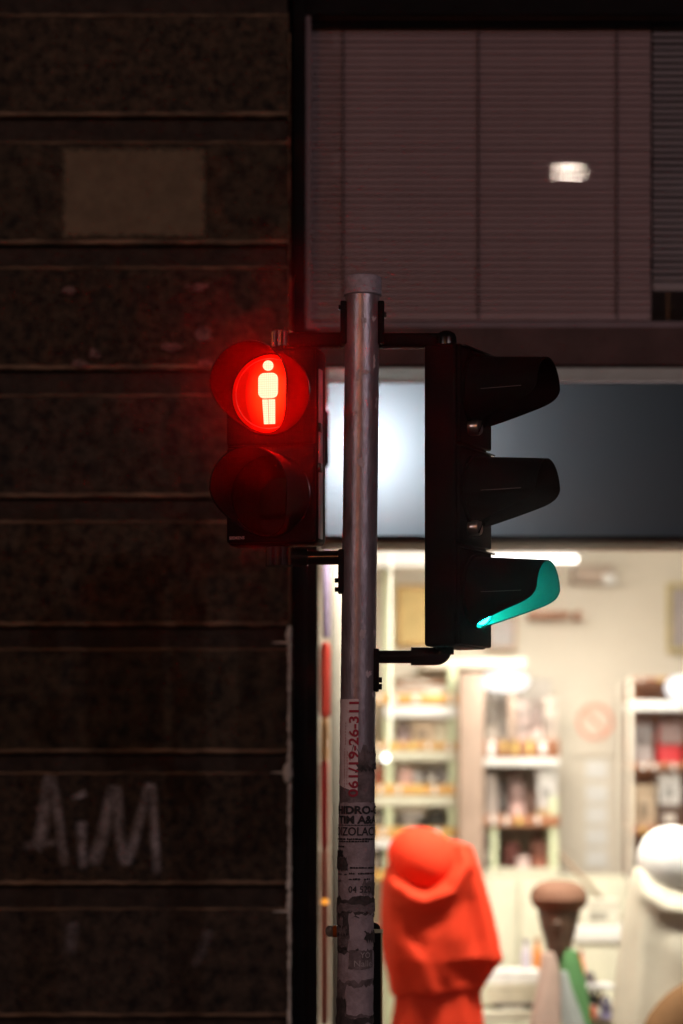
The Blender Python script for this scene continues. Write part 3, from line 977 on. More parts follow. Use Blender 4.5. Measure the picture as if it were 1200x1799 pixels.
def drape(levels, Y, seed, n=96, folds=7, depth=0.62, amp=0.1, ridges=(), twist=1.6):
    """cloth hanging as a folded skirt; levels: (py, px_left, px_right, fold strength 0..1, hem jitter)"""
    rnd = random.Random(seed)
    ph = [rnd.uniform(0, 6.28) for _ in range(4)]
    rings = []
    fine = []
    for i in range(len(levels) - 1):
        for k in range(8 if ridges else 5):
            q = k / (8 if ridges else 5)
            fine.append([levels[i][j] * (1 - q) + levels[i + 1][j] * q for j in range(5)])
    fine.append(list(levels[-1]))
    for li, (py, a, b, fs, hj) in enumerate(fine):
        cx = (X(a, Y) + X(b, Y)) / 2
        rx = (X(b, Y) - X(a, Y)) / 2
        ring = []
        for k in range(n):
            th = 2 * PI * k / n
            t = li / len(fine)
            f = math.sin(folds * th + ph[0] + twist * t * 2) + 0.55 * math.sin((folds * 2 - 3) * th + ph[1] - twist * t * 3) + 0.3 * math.sin(3 * th + ph[2] + 4 * t)
            rr = 1 + amp * fs * f - amp * fs * 0.5
            z = Z(py, Y) + hj * A * Y * math.sin(2 * th + ph[3]) + hj * 0.5 * A * Y * math.sin(5 * th)
            px_, dy = 600 + (cx + rx * rr * math.cos(th)) / (A * Y), 0.0
            for (pts, wd, am) in ridges:
                if math.sin(th) > 0:
                    break
                best = 1e9
                for (p, q_) in zip(pts[:-1], pts[1:]):
                    ex, ey = q_[0] - p[0], q_[1] - p[1]
                    tt = max(0, min(1, ((px_ - p[0]) * ex + (py - p[1]) * ey) / (ex * ex + ey * ey)))
                    best = min(best, math.hypot(px_ - p[0] - tt * ex, py - p[1] - tt * ey))
                dy -= 0.62 * am * math.exp(-(best / (1.45 * wd)) ** 2) * min(1, -math.sin(th) * 2)
            ring.append((cx + rx * rr * math.cos(th), Y + rx * depth * rr * math.sin(th) + dy, z))
        rings.append(ring)
    mb = MB().loft(rings, True, False)
    return mb


def smooth_mod(o, lv=1, solid=0.0):
    if solid:
        s = o.modifiers.new('thickness', 'SOLIDIFY')
        s.thickness = solid
        s.offset = -1
    m = o.modifiers.new('smooth', 'SUBSURF')
    m.levels = lv
    m.render_levels = lv
    return o


YM = 7.62
um = A * YM
redc = cloth('vermilion_scarf_cloth', (0.95, 0.072, 0.026), 0.35)
t = thing('mannequin', 'mannequin head and shoulders wrapped in a bright red-orange scarf', 'mannequin', P(760, 2000, YM), 0, 'mannequins in the shop window')
obj('stand', MB().tube([(X(765, YM), YM + 0.03, 0.59), (X(765, YM), YM + 0.03, Z(1700, YM))], 0.03, 14), whitep, t)
hd = smooth_mod(obj('scarf_hood', blob(P(742, 1510, YM + 0.005), 63 * um, 0.105, 57 * um, tilt=R(-7), wob=0.015), redc, t, smooth=True, shade_angle=80))
RID = [([(676, 1520), (690, 1556), (740, 1578), (792, 1562), (815, 1520), (812, 1488)], 9, 0.05), ([(690, 1640), (740, 1700), (752, 1740)], 16, 0.012), ([(690, 1548), (715, 1572), (752, 1582), (790, 1566), (826, 1515)], 13, 0.034), ([(700, 1576), (730, 1612), (764, 1640), (792, 1622), (832, 1548)], 26, 0.022),
       ([(680, 1590), (700, 1640), (735, 1690), (760, 1735)], 15, 0.018), ([(752, 1676), (776, 1712), (806, 1738)], 10, 0.014), ([(838, 1520), (852, 1600), (862, 1690)], 12, 0.03),
       ([(818, 1590), (826, 1650), (806, 1720)], 14, -0.026), ([(720, 1640), (760, 1690), (776, 1730)], 9, -0.016), ([(700, 1566), (745, 1566), (790, 1556)], 5, -0.016)]
dr = smooth_mod(obj('scarf_drape', drape([(1476, 745, 800, 0.1, 0), (1486, 706, 829, 0.2, 1), (1510, 684, 838, 0.3, 2), (1545, 671, 849, 0.6, 2), (1600, 670, 866, 0.8, 2), (1650, 671, 880, 0.9, 2),
                            (1684, 674, 888, 1.0, 3), (1700, 677, 872, 1.0, 5), (1742, 683, 846, 0.8, 5)], YM + 0.045, 3, n=128, depth=0.6, amp=0.04, folds=6, ridges=RID), redc, t, smooth=True, shade_angle=80), 1, 0.003)
smooth_mod(obj('red_dress', drape([(1690, 715, 820, 0.1, 0), (1735, 694, 846, 0.4, 2), (1799, 690, 852, 0.8, 2), (1860, 694, 850, 0.9, 4)], YM + 0.05, 9, depth=0.55, amp=0.06), redc, t, smooth=True, shade_angle=80), 1, 0.003)

YM2 = 7.9
u2 = A * YM2
capm = cloth('brown_felt', (0.22, 0.115, 0.075), 0.0)
dwood = mat('dark_wood_head', (0.09, 0.052, 0.034), 0.45, var=0.3)
t = thing('cap_stand', 'dark tapering head stand wearing a brown cap and a pink and green scarf', 'mannequin', P(985, 2040, YM2), 0, 'mannequins in the shop window')
c = P(982, 1576, YM2)
obj('stand', MB().tube([(c.x, YM2, Z(1776, 8.15)), (c.x, YM2, Z(1680, YM2))], 0.014, 12), dwood, t)
rings = []
for py, a, b in ((1698, 974, 990), (1686, 964, 998), (1668, 960, 1004), (1650, 956, 1008), (1630, 950, 1013), (1606, 945, 1018), (1590, 944, 1019)):
    rx = (b - a) / 2 * u2
    cx = X((a + b) / 2, YM2)
    rings.append([(cx + rx * math.cos(2 * PI * k / 24), YM2 + rx * 0.9 * math.sin(2 * PI * k / 24), Z(py, YM2)) for k in range(24)])
hd = obj('head', MB().loft(rings), dwood, t, smooth=True, shade_angle=70)
obj('nose', blob(P(979, 1624, YM2 - 0.055), 6 * u2, 0.012, 9 * u2, 14, 8), dwood, hd, smooth=True)
cp = smooth_mod(obj('cap', blob(c, 51 * u2, 0.084, 30 * u2, flat=0.72, wob=0.012, tilt=R(-1)), capm, t, smooth=True, shade_angle=80))
obj('cap_seam', MB().lathe((c.x, YM2, c.z - 0.006), [(49 * u2, -0.003), (50.5 * u2, 0), (49 * u2, 0.003)], 36, 1, 0.98), capm, cp, smooth=True)
pk = cloth('pale_pink_scarf_cloth', (0.56, 0.42, 0.35), 0.2)
gr = cloth('green_scarf_cloth', (0.13, 0.31, 0.12), 0.2)
gy = cloth('grey_scarf_cloth', (0.40, 0.44, 0.42), 0.2)
smooth_mod(obj('scarf_tail', drape([(1672, 952, 974, 0.3, 1), (1700, 950, 982, 0.8, 1), (1740, 942, 984, 1, 1), (1799, 932, 986, 1, 1), (1850, 928, 988, 1, 2)], YM2 - 0.05, 21, 48, 4, 0.5, 0.1), pk, t, smooth=True, shade_angle=80), 1, 0.003)['label'] = 'pale pink scarf tail'
smooth_mod(obj('scarf_tail', drape([(1668, 994, 1012, 0.3, 1), (1690, 985, 1020, 0.8, 1), (1730, 985, 1030, 1, 1), (1770, 1000, 1036, 1, 1), (1850, 1018, 1042, 1, 2)], YM2 - 0.05, 22, 48, 4, 0.5, 0.1), gr, t, smooth=True, shade_angle=80), 1, 0.003)['label'] = 'green scarf tail'
smooth_mod(obj('scarf_tail', drape([(1705, 984, 996, 0.3, 1), (1750, 986, 1012, 0.8, 1), (1799, 988, 1026, 1, 1), (1850, 988, 1030, 1, 2)], YM2 - 0.066, 23, 48, 4, 0.5, 0.1), gy, t, smooth=True, shade_angle=80), 1, 0.003)['label'] = 'grey scarf tail'

YM3 = 7.57
u3 = A * YM3
whc = cloth('white_scarf_cloth', (0.86, 0.85, 0.82), 0.2)
ivc = cloth('ivory_scarf_cloth', (0.74, 0.70, 0.57), 0.25)
t = thing('mannequin', 'mannequin head wrapped in a white hood with a long ivory scarf', 'mannequin', P(1190, 2000, YM3), 0, 'mannequins in the shop window')
obj('stand', MB().tube([(X(1195, YM3), YM3 + 0.03, 0.59), (X(1195, YM3), YM3 + 0.03, Z(1650, YM3))], 0.03, 14), whitep, t)
smooth_mod(obj('white_hood', blob(P(1188, 1515, YM3 + 0.005), 70 * u3, 0.105, 65 * u3, wob=0.02, tilt=R(-6)), whc, t, smooth=True, shade_angle=80))
smooth_mod(obj('ivory_scarf', drape([(1500, 1140, 1240, 0.1, 0), (1526, 1114, 1275, 0.2, 1), (1556, 1106, 1290, 0.4, 1), (1620, 1096, 1305, 0.8, 1), (1700, 1086, 1318, 1, 2), (1799, 1074, 1330, 1, 3), (1860, 1068, 1336, 1, 4)],
                           YM3 + 0.03, 31, 128, 6, 0.62, 0.025,
                           [([(1113, 1530), (1126, 1566), (1160, 1592), (1200, 1598), (1250, 1575)], 12, 0.055), ([(1120, 1580), (1150, 1640), (1210, 1690)], 24, 0.02), ([(1110, 1600), (1112, 1700), (1100, 1799)], 16, 0.015), ([(1150, 1640), (1140, 1720), (1135, 1799)], 16, -0.016)]), ivc, t, smooth=True, shade_angle=80), 1, 0.003)
t2 = smooth_mod(obj('brown_garment', blob(P(1206, 1822, 7.38), 92 * A * 7.38, 0.08, 98 * A * 7.38, wob=0.05, tilt=R(24), seed=4),
                    cloth('brown_garment_cloth', (0.20, 0.105, 0.045), 0.0), None, smooth=True, shade_angle=80))
tag(t2, 'brown fur-like garment at the foot of the ivory scarf', 'garment')

# scarves hung in the narrow gap between pillar and window post
YH = 7.13
for (nm, py0, py1, a, b, col, lab) in (
        ('p', 1128, 1262, 562, 580, (0.40, 0.035, 0.02), 'bright red scarf hanging in the narrow gap beside the window post, upper one'),
        ('o', 1256, 1338, 562, 579, (0.48, 0.26, 0.12), 'peach scarf hanging between the two red ones beside the window post'),
        ('q', 1330, 1492, 562, 578, (0.33, 0.03, 0.025), 'deeper red scarf hanging below the peach one'),
        ('r', 1488, 1800, 562, 578, (0.30, 0.09, 0.06), 'long rust-brown scarf hanging lowest beside the window post')):
    o = obj('hanging_scarf', drape([(py0, a + 4, b - 4, 0.3, 1), (py0 + 12, a, b, 1, 1), (py1 - 10, a, b, 1, 1), (py1, a + 2, b - 2, 1, 2)], YH, py0, 40, 4, 0.7, 0.12), cloth('scarf_cloth_' + nm, col, 0.3), None, smooth=True, shade_angle=80)
    smooth_mod(o, 1, 0.002)
    tag(o, lab, 'scarf', 'scarves hung beside the window post')
o = thing('bead_lamp', 'tiny amber bead lamp glowing among the hung scarves', 'lamp', P(571, 1590, 7.05))
obj('bead', blob(P(571, 1584, 7.05), 0.012, 0.012, 0.009, 16, 10), emit('amber_bead', (1.0, 0.36, 0.04), 1.3), o, smooth=True)
obj('bead_wire', MB().tube([P(571, 1575, 7.05), P(566, 1540, 7.05)], 0.0015, 6), darkm, o)
for (px, py, r, Y, lab) in ((593, 1307, 13, 7.9, 'round white globe lamp half hidden at the pole edge'), (678, 1331, 8, 7.9, 'small white drop lamp hanging just right of the pole')):
    o = thing('globe_lamp', lab, 'lamp', P(px, py, Y), 0, 'hanging globe lamps')
    obj('globe', blob(P(px, py, Y), r * A * Y, r * A * Y, r * 1.1 * A * Y, 20, 12), emit('globe_glow', (1, 0.98, 0.94), 3.5), o, smooth=True)
    obj('cord', MB().tube([P(px, py - r, Y), P(px + 8, py - 40, Y), (X(px + 8, Y), Y, 3.0)], 0.003, 6), whitep, o)

# ------------------------------------------------------------------ signal pole
K = 1.28e-3


def W(px, py): return Vector((X(px, D), D, Z(py, D)))


galv = mat('galvanised_steel', (0.47, 0.40, 0.43), 0.35, metal=0.55, scale=46, stretch=(1, 1, 0.3), col2=(0.29, 0.235, 0.26), bump=0.09, bscale=160)
capmt = mat('grey_plastic_cap', (0.40, 0.34, 0.39), 0.55, var=0.2, scale=60, bump=0.2)
pbot, ptop = W(623, 1799), W(637, 512)
sl = (ptop.x - pbot.x) / (ptop.z - pbot.z)


def pole_x(z): return pbot.x + sl * (z - pbot.z)
def pole_r(z): return 0.0405 - 0.0011 * (z - 1.0)


pole = thing('signal_pole', 'tall galvanised steel pole covered in torn stickers', 'pole', (pole_x(0), D, 0))
obj('tube', MB().tube([(pole_x(z), D, z) for z in (0, 0.6, 1.2, 1.8, 2.4, ptop.z)], [pole_r(z) for z in (0, 0.6, 1.2, 1.8, 2.4, ptop.z)], 64), galv, pole, smooth=True)
cx = pole_x(2.73)
obj('cap', MB().lathe((cx, D, 0), [(0.0395, Z(521, D)), (0.0425, Z(519, D)), (0.0425, Z(513, D)), (0.0418, Z(511, D)), (0.0425, Z(509, D)), (0.0425, Z(492, D)), (0.041, Z(488, D)), (0.036, Z(486, D)), (0.01, Z(484, D))], 48), capmt, pole, smooth=True, shade_angle=35)
obj('base_flange', MB().lathe((pole_x(0), D, 0), [(0.13, 0), (0.13, 0.02), (0.06, 0.028), (0.045, 0.06), (0.041, 0.1)], 32), galv, pole, smooth=True)


def wrap(a, z, off):
    r = pole_r(z) + off
    return (pole_x(z) + r * math.sin(a), D - r * math.cos(a), z)


def ang(px, py):
    z = Z(py, D)
    s = ((px - 600) * K - pole_x(z)) / (pole_r(z) + 0.0005)
    return math.asin(max(-1, min(1, s)))


def sticker(name, a0, a1, py0, py1, m, off, seed, jag=3.0, jagside=0.02, n=14, corner=None):
    """patch of paper glued round the pole, its edges torn; a0..a1 angles in degrees"""
    rnd = random.Random(seed)
    vs, fs = [], []
    H = max(4, int(abs(py1 - py0) / 10))
    top = [py0 + rnd.uniform(-1, 1) * jag for _ in range(n + 1)]
    bot = [py1 + rnd.uniform(-1, 1) * jag for _ in range(n + 1)]
    if corner:
        for i in range(n + 1):
            bot[i] += corner * i / n
    for j in range(H + 1):
        jl, jr = rnd.uniform(-jagside, jagside), rnd.uniform(-jagside, jagside)
        for i in range(n + 1):
            q = i / n
            a = R(a0) + jl + (R(a1) + jr - R(a0) - jl) * q
            py = top[i] + (bot[i] - top[i]) * j / H
            lift = 0.0006 * rnd.random()
            if j in (0, H):
                lift += 0.0012 * rnd.random()
            vs.append(wrap(a, Z(py, D), off + lift))
    for j in range(H):
        for i in range(n):
            k = j * (n + 1) + i
            fs.append((k, k + 1, k + n + 2, k + n + 1))
    return obj(name, MB().add(vs, fs), m, pole, smooth=True)


def wrap_text(txt, size, px, py, m, parent, off, vertical=False, bold=0.0, spacing=1.0, width=None, a_left=None):
    tv, tf, tw, th = text_mesh(txt, size, bold, spacing)
    sx = 1.0
    if width:
        sx = width / tw
    vs = []
    if vertical:
        a0 = ang(px, py)
        z0 = Z(py, D)
        for x, y in tv:
            z = z0 + x * sx
            vs.append(wrap(a0 - y / pole_r(z), z, off))
    else:
        z0 = Z(py, D)
        a0 = R(a_left) if a_left is not None else ang(px, py)
        for x, y in tv:
            z = z0 + y
            vs.append(wrap(a0 + x * sx / pole_r(z), z, off))
    return obj('lettering', MB().add(vs, tf), m, parent)


papm = mat('pale_sticker_paper', (0.84, 0.70, 0.70), 0.75, var=0.1, scale=30)
papg = mat('grimy_poster_paper', (0.46, 0.37, 0.40), 0.8, scale=30, col2=(0.30, 0.235, 0.25), bump=0.4, bscale=90)
papd = mat('grimy_torn_paper', (0.26, 0.20, 0.21), 0.85, scale=34, col2=(0.10, 0.075, 0.075), bump=0.5, bscale=80)
papk = mat('dark_paper_remnant', (0.03, 0.024, 0.024), 0.85, scale=60, col2=(0.09, 0.07, 0.07), bump=0.4)
redink = mat('red_ink', (0.42, 0.02, 0.05), 0.7)
blkink = mat('black_ink', (0.018, 0.015, 0.018), 0.7)
gryink = mat('faded_grey_ink', (0.5, 0.44, 0.44), 0.8)

s = sticker('residue', -80, 75, 1320, 1416, papd, 0.0004, 50, 14, 0.06)
s = sticker('sticker', -78, 1, 1229, 1378, papm, 0.0012, 51, 0.6, 0.006, corner=14)
s['label'] = 'pale sticker with a red telephone number running up the pole'
wrap_text('061/19-26-311', 0.0285, 629, 1400, redink, s, 0.0032, True, 0.0006, 1.0, 166 * K)
for k, (px, l0, l1) in enumerate(((608, 1270, 1310), (607, 1315, 1390), (611, 1320, 1380))):
    mb = MB()
    a = ang(px, 1300)
    for y in range(l0, l1, 5):
        za, zb = Z(y, D), Z(y + random.choice((3, 4)), D)
        mb.add([wrap(a - 0.012, za, 0.0024), wrap(a + 0.012, za, 0.0024), wrap(a + 0.012, zb, 0.0024), wrap(a - 0.012, zb, 0.0024)], [(0, 1, 2, 3)])
    obj('small_print', mb, redink, s)
s = sticker('poster', -84, 84, 1410, 1545, papg, 0.001, 61, 3, 0.02)
s['label'] = 'black and grey lettered poster wrapped round the pole'
wrap_text('HIDRO-G', 0.024, 596, 1430, blkink, s, 0.0034, False, 0.0009, 1.0, 0.108, a_left=-72)
wrap_text('TIM A&A', 0.024, 596, 1447, blkink, s, 0.0034, False, 0.0009, 1.0, 0.098, a_left=-66)
wrap_text('OIZOLACIJA', 0.0265, 596, 1472, blkink, s, 0.0034, False, 0.0002, 1.0, 0.125, a_left=-82)


def bar_text(par, py, h, a0, a1, m, seed, gap=0.3):
    rnd = random.Random(seed)
    mb = MB()
    a = R(a0)
    while a < R(a1):
        wd = rnd.uniform(0.04, 0.16)
        if rnd.random() > gap * 0.4:
            za, zb = Z(py - h * rnd.uniform(0.7, 1.0), D), Z(py, D)
            b = min(a + wd, R(a1))
            mb.add([wrap(a, za, 0.0033), wrap(b, za, 0.0033), wrap(b, zb, 0.0033), wrap(a, zb, 0.0033)], [(0, 1, 2, 3)])
        a += wd + rnd.uniform(0.015, 0.05)
    return obj('small_print', mb, m, par)


bar_text(s, 1450, 1.6, -80, 78, blkink, 1, 0)
bar_text(s, 1471 + 4, 3.2, -80, 70, blkink, 2)
bar_text(s, 1479, 3.0, -80, 40, blkink, 3)
bar_text(s, 1488, 3.2, -82, -40, blkink, 4)
bar_text(s, 1498, 4.0, -82, -50, blkink, 5)
for (pa, pb, a0, a1, sd) in ((1494, 1506, -78, -45, 7), (1506, 1528, -82, -30, 8), (1514, 1526, -60, -28, 9)):
    sticker('ink_block', a0, a1, pa, pb, papk if sd != 7 else blkink, 0.0026 + sd * 0.0001, sd, 2.5, 0.06)
for k, (py, a0, a1) in enumerate(((1525, -20, 62), (1535, -22, 70), (1545, -22, 45))):
    bar_text(s, py, 3.2, a0, a1, blkink, 20 + k)
s = sticker('poster', -82, 82, 1542, 1600, papg, 0.0008, 62, 4, 0.03)
s['label'] = 'second grimy poster strip lower on the pole'
wrap_text('04 520', 0.021, 613, 1567, blkink, s, 0.0034, False, 0.0, 1.0, 0.05)
bar_text(s, 1536, 2.4, -75, -30, blkink, 31)
bar_text(s, 1548, 2.0, -75, -40, blkink, 32)
sd = 70
for (a0, a1, pa, pb, m, off) in ((-88, 88, 1576, 1594, papk, 0.0022), (-88, 86, 1586, 1602, papd, 0.003), (-84, 80, 1600, 1609, papk, 0.0016), (-80, -20, 1606, 1640, papk, 0.0012), (-22, 70, 1604, 1668, papg, 0.0018),
                                 (-76, -28, 1628, 1640, papd, 0.0026), (-80, -25, 1640, 1662, papd, 0.001), (-75, 78, 1660, 1676, papk, 0.0008), (-70, -30, 1664, 1671, papk, 0.0028),
                                 (-66, 84, 1672, 1722, papg, 0.0014), (-78, 80, 1716, 1790, papd, 0.0008), (-30, 78, 1730, 1782, papg, 0.0018), (-78, -28, 1752, 1800, papk, 0.0016), (-10, 84, 1790, 1840, papg, 0.001),
                                 (-88, 88, 1784, 1796, papk, 0.0024), (-84, -40, 1610, 1626, papd, 0.0024), (20, 86, 1548, 1572, papd, 0.0016), (30, 80, 1636, 1652, papk, 0.0024), (25, 88, 1322, 1352, papd, 0.0014), (-2, 84, 1344, 1354, papk, 0.0018)):
    sd += 1
    sticker('paper_scrap', a0, a1, pa, pb, m, off, sd, 4.5, 0.09)
s = sticker('faded_sticker', -20, 60, 1668, 1700, papd, 0.0032, 99, 2, 0.04)
wrap_text('Nalle', 0.02, 622, 1696, gryink, s, 0.0052, False, 0.0, 1.0, 0.04)
wrap_text('YO', 0.018, 632, 1681, gryink, s, 0.0052, False, 0.0, 1.0, 0.022)
for k in range(14):
    py = random.uniform(560, 1230)
    a = random.uniform(-60, 60)
    sticker('glue_mark', a, a + random.uniform(6, 22), py, py + random.uniform(4, 22), mat('dried_glue', (0.62, 0.52, 0.55), 0.8, var=0.2, scale=60), 0.0002, 200 + k, 3, 0.08, 5)

# ------------------------------------------------------------------ signal heads
blk = mat('black_polycarbonate', (0.004, 0.0031, 0.0031), 0.6, var=0.3, scale=20, bump=0.06, bscale=160, spec=0.07)
blkg = mat('glossy_black_plastic', (0.007, 0.006, 0.006), 0.22, var=0.2, spec=0.4)
visin = mat('black_visor_plastic', (0.006, 0.0055, 0.0055), 0.6, var=0.2, bump=0.05, spec=0.06)
steel = mat('stainless_steel', (0.55, 0.5, 0.47), 0.3, metal=1.0, var=0.15, scale=40)


def visor_mesh(R0, R1, Ln, prof, th=0.0028, n=64, m=12, drop=0.0):
    """cut-away tunnel hood along -y; prof(v) gives the length at height v (-1..1)"""
    outer, inner = [], []
    for k in range(n):
        al = 2 * PI * k / n
        v = math.cos(al)
        U = Ln * prof(v)
        o_, i_ = [], []
        for j in range(m + 1):
            uu = U * j / m
            r = R0 + (R1 - R0) * uu / Ln
            dz = -drop * uu / Ln
            o_.append((r * math.sin(al), -uu, r * v + dz))
            i_.append(((r - th) * math.sin(al), -uu, (r - th) * v + dz))
        outer.append(o_)
        inner.append(i_)
    mb = MB()
    vs = [p for c_ in outer for p in c_] + [p for c_ in inner for p in c_]
    N = n * (m + 1)
    fs = []
    for k in range(n):
        k2 = (k + 1) % n
        for j in range(m):
            a, b, c_, d = k * (m + 1) + j, k2 * (m + 1) + j, k2 * (m + 1) + j + 1, k * (m + 1) + j + 1
            fs.append((a, b, c_, d))
            fs.append((N + a, N + d, N + c_, N + b))
        a, b = k * (m + 1) + m, k2 * (m + 1) + m
        fs.append((a, b, N + b, N + a))
        a, b = k * (m + 1), k2 * (m + 1)
        fs.append((a, N + a, N + b, b))
    return mb.add(vs, fs)


def interp(tab):
    def f(v):
        for i in range(len(tab) - 1):
            if v <= tab[i + 1][0]:
                a, b = tab[i], tab[i + 1]
                q = (v - a[0]) / (b[0] - a[0])
                q = max(0, min(1, q))
                return a[1] + (b[1] - a[1]) * q
        return tab[-1][1]
    return f


cutp = interp([(-1.0, 0.10), (-0.9, 0.30), (-0.75, 0.52), (-0.6, 0.70), (-0.5, 0.80), (-0.38, 0.89), (-0.25, 0.955), (-0.1, 0.99), (0.05, 1.0), (1.0, 1.0)])


cutv = interp([(-1.0, 0.02), (-0.93, 0.07), (-0.8, 0.24), (-0.65, 0.45), (-0.5, 0.65), (-0.4, 0.78), (-0.3, 0.87), (-0.18, 0.94), (-0.05, 0.98), (0.1, 1.0), (1.0, 1.0)])


def shift(mb, dx, dy, dz):
    mb.v = [(p[0] + dx, p[1] + dy, p[2] + dz) for p in mb.v]
    return mb


def knurl(c, r, h, n=18):
    mb = MB()
    poly = []
    for k in range(n * 4):
        a = 2 * PI * k / (n * 4)
        q = r if k % 4 < 2 else r * 0.88
        poly.append((q * math.cos(a), q * math.sin(a)))
    return mb.loft([[(c[0] + x, c[1] + y, c[2] + z) for x, y in poly] for z in (-h / 2, h / 2)])


# --- pedestrian signal, facing the camera and a little to its left
PH = R(-14)
pb_ = W(478, 957)
ped = thing('pedestrian_signal', 'two-lamp black pedestrian signal with the red standing figure lit', 'traffic light', (pb_.x, D - 0.0, pb_.z), PH)
PW, PHh, PD = 0.214, 0.442, 0.075
obj('housing', MB().box(-PW / 2, PW / 2, 0.0, PD, 0, PHh), blk, ped, local=True, bevel=0.012, seg=3)
zr, zg = (957 - 694) * K, (957 - 872) * K
for (zc, z0, z1) in ((zr, PHh / 2 + 0.002, PHh - 0.004), (zg, 0.004, PHh / 2 - 0.002)):
    dd = obj('lamp_door', MB().box(-PW / 2 + 0.004, PW / 2 - 0.004, -0.016, 0.002, z0, z1), blk, ped, local=True, bevel=0.007, seg=3)
    obj('lens_bezel', MB().ylathe((0, 0, zc), [(0.0945, -0.014), (0.0945, -0.020), (0.092, -0.0215), (0.0895, -0.020), (0.089, -0.012)], 56), blkg, dd, local=True, smooth=True)
# pale strip added to paint the shop light grazing the side
obj('side_light_strip', MB().box(PW / 2 - 0.0005, PW / 2 + 0.003, 0.004, 0.03, 0.012, PHh - 0.05), mat('side_light_grey', (0.34, 0.28, 0.30), 0.45), ped, local=True, bevel=0.001)
for zz in (0.16, 0.25):
    obj('hinge', MB().box(PW / 2 - 0.001, PW / 2 + 0.006, -0.006, 0.018, zz, zz + 0.02), blkg, ped, local=True, bevel=0.002)


def glow_lens(name, col, core, rim, radius, floor=0.05):
    """lamp lens lit from inside: brightness spreads out from the light source behind the figure"""
    m = bpy.data.materials.new(name)
    m.use_nodes = True
    n = m.node_tree
    b = n.nodes['Principled BSDF']
    b.inputs['Base Color'].default_value = (col[0] * 0.2, col[1] * 0.2, col[2] * 0.2, 1)
    b.inputs['Roughness'].default_value = 0.15
    tc = n.nodes.new('ShaderNodeTexCoord')
    mp = n.nodes.new('ShaderNodeMapping')
    mp.inputs['Scale'].default_value = (1.0, 0.0, 0.62)
    ln = n.nodes.new('ShaderNodeVectorMath')
    ln.operation = 'LENGTH'
    mr = n.nodes.new('ShaderNodeMapRange')
    mr.interpolation_type = 'SMOOTHSTEP'
    mr.inputs[1].default_value = 0.010
    mr.inputs[2].default_value = radius
    mr.inputs[3].default_value = core
    mr.inputs[4].default_value = rim
    n.links.new(tc.outputs['Object'], mp.inputs[0])
    n.links.new(mp.outputs[0], ln.inputs[0])
    n.links.new(ln.outputs['Value'], mr.inputs[0])
    b.inputs['Emission Color'].default_value = (*col, 1)
    n.links.new(mr.outputs[0], b.inputs['Emission Strength'])
    return m


lensr = glow_lens('red_lamp_lens', (1.0, 0.0075, 0.001), 9.0, 0.28, 0.058)
dish = [(0.0805, 0.0), (0.0805, -0.004), (0.07, -0.0075), (0.045, -0.011), (0.02, -0.0125), (0.002, -0.013)]
lr = obj('red_lens', MB().ylathe((0, 0, 0), [(q_ * 1.09, y_) for q_, y_ in dish], 48), lensr, ped, local=True, smooth=True)
lr.location = (0.0, -0.014, zr)


def led_mat():
    m = bpy.data.materials.new('lit_led_figure')
    m.use_nodes = True
    n = m.node_tree
    n.nodes.remove(n.nodes['Principled BSDF'])
    tc = n.nodes.new('ShaderNodeTexCoord')
    wv = n.nodes.new('ShaderNodeTexWave')
    wv.bands_direction = 'X'
    wv.inputs['Scale'].default_value = 62
    wz = n.nodes.new('ShaderNodeTexWave')
    wz.bands_direction = 'Z'
    wz.inputs['Scale'].default_value = 62
    n.links.new(tc.outputs['Object'], wv.inputs[0])
    n.links.new(tc.outputs['Object'], wz.inputs[0])
    mu = n.nodes.new('ShaderNodeMath')
    mu.operation = 'MULTIPLY'
    n.links.new(wv.outputs['Fac'], mu.inputs[0])
    n.links.new(wz.outputs['Fac'], mu.inputs[1])
    mr = n.nodes.new('ShaderNodeMapRange')
    mr.inputs[3].default_value = 0.8
    mr.inputs[4].default_value = 1.2
    n.links.new(mu.outputs[0], mr.inputs[0])
    e = n.nodes.new('ShaderNodeEmission')
    e.inputs[0].default_value = (1.0, 0.0023, 0.0014, 1)
    ml = n.nodes.new('ShaderNodeMath')
    ml.operation = 'MULTIPLY'
    ml.inputs[1].default_value = 480.0
    n.links.new(mr.outputs[0], ml.inputs[0])
    n.links.new(ml.outputs[0], e.inputs[1])
    n.links.new(e.outputs[0], n.nodes['Material Output'].inputs[0])
    return m


led = led_mat()
kx = K / math.cos(PH)
fy0, fy1 = -0.0155, -0.012


def fig(name, poly):
    return obj(name, MB().prism([(x * kx, z * K) for x, z in poly], fy0, fy1), led, lr, local=True)


fig('figure_head', [(-1 + 9 * math.cos(2 * PI * k / 24), 48 + 9 * math.sin(2 * PI * k / 24)) for k in range(24)])
fig('figure_body', rrect(-18, 16, -9, 35, 10))
fig('figure_leg', [(-11, -11), (-2, -11), (0, -54), (-8, -54)])
fig('figure_leg', [(-0.5, -11), (11, -11), (11, -54), (1.5, -54)])
dkl = mat('dark_green_lens', (0.003, 0.005, 0.0045), 0.08, var=0.2)
lg = obj('green_lens', MB().ylathe((0, 0, 0), [(q_ * 1.09, y_) for q_, y_ in dish], 48), dkl, ped, local=True, smooth=True)
lg.location = (0.0, -0.014, zg)
visred = mat('bloom_visor_plastic', (0.0048, 0.0001, 0.00008), 0.8, var=0.15, scale=20, translucent=0.5, spec=0.0, tcol=(0.105, 0.0002, 0.0001))  # red see-through tint stands in for the lamp's bloom on the visor
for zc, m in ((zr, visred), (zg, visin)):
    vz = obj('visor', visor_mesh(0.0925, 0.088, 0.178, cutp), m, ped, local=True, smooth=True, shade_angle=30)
    vz.location = (0, -0.016, zc)
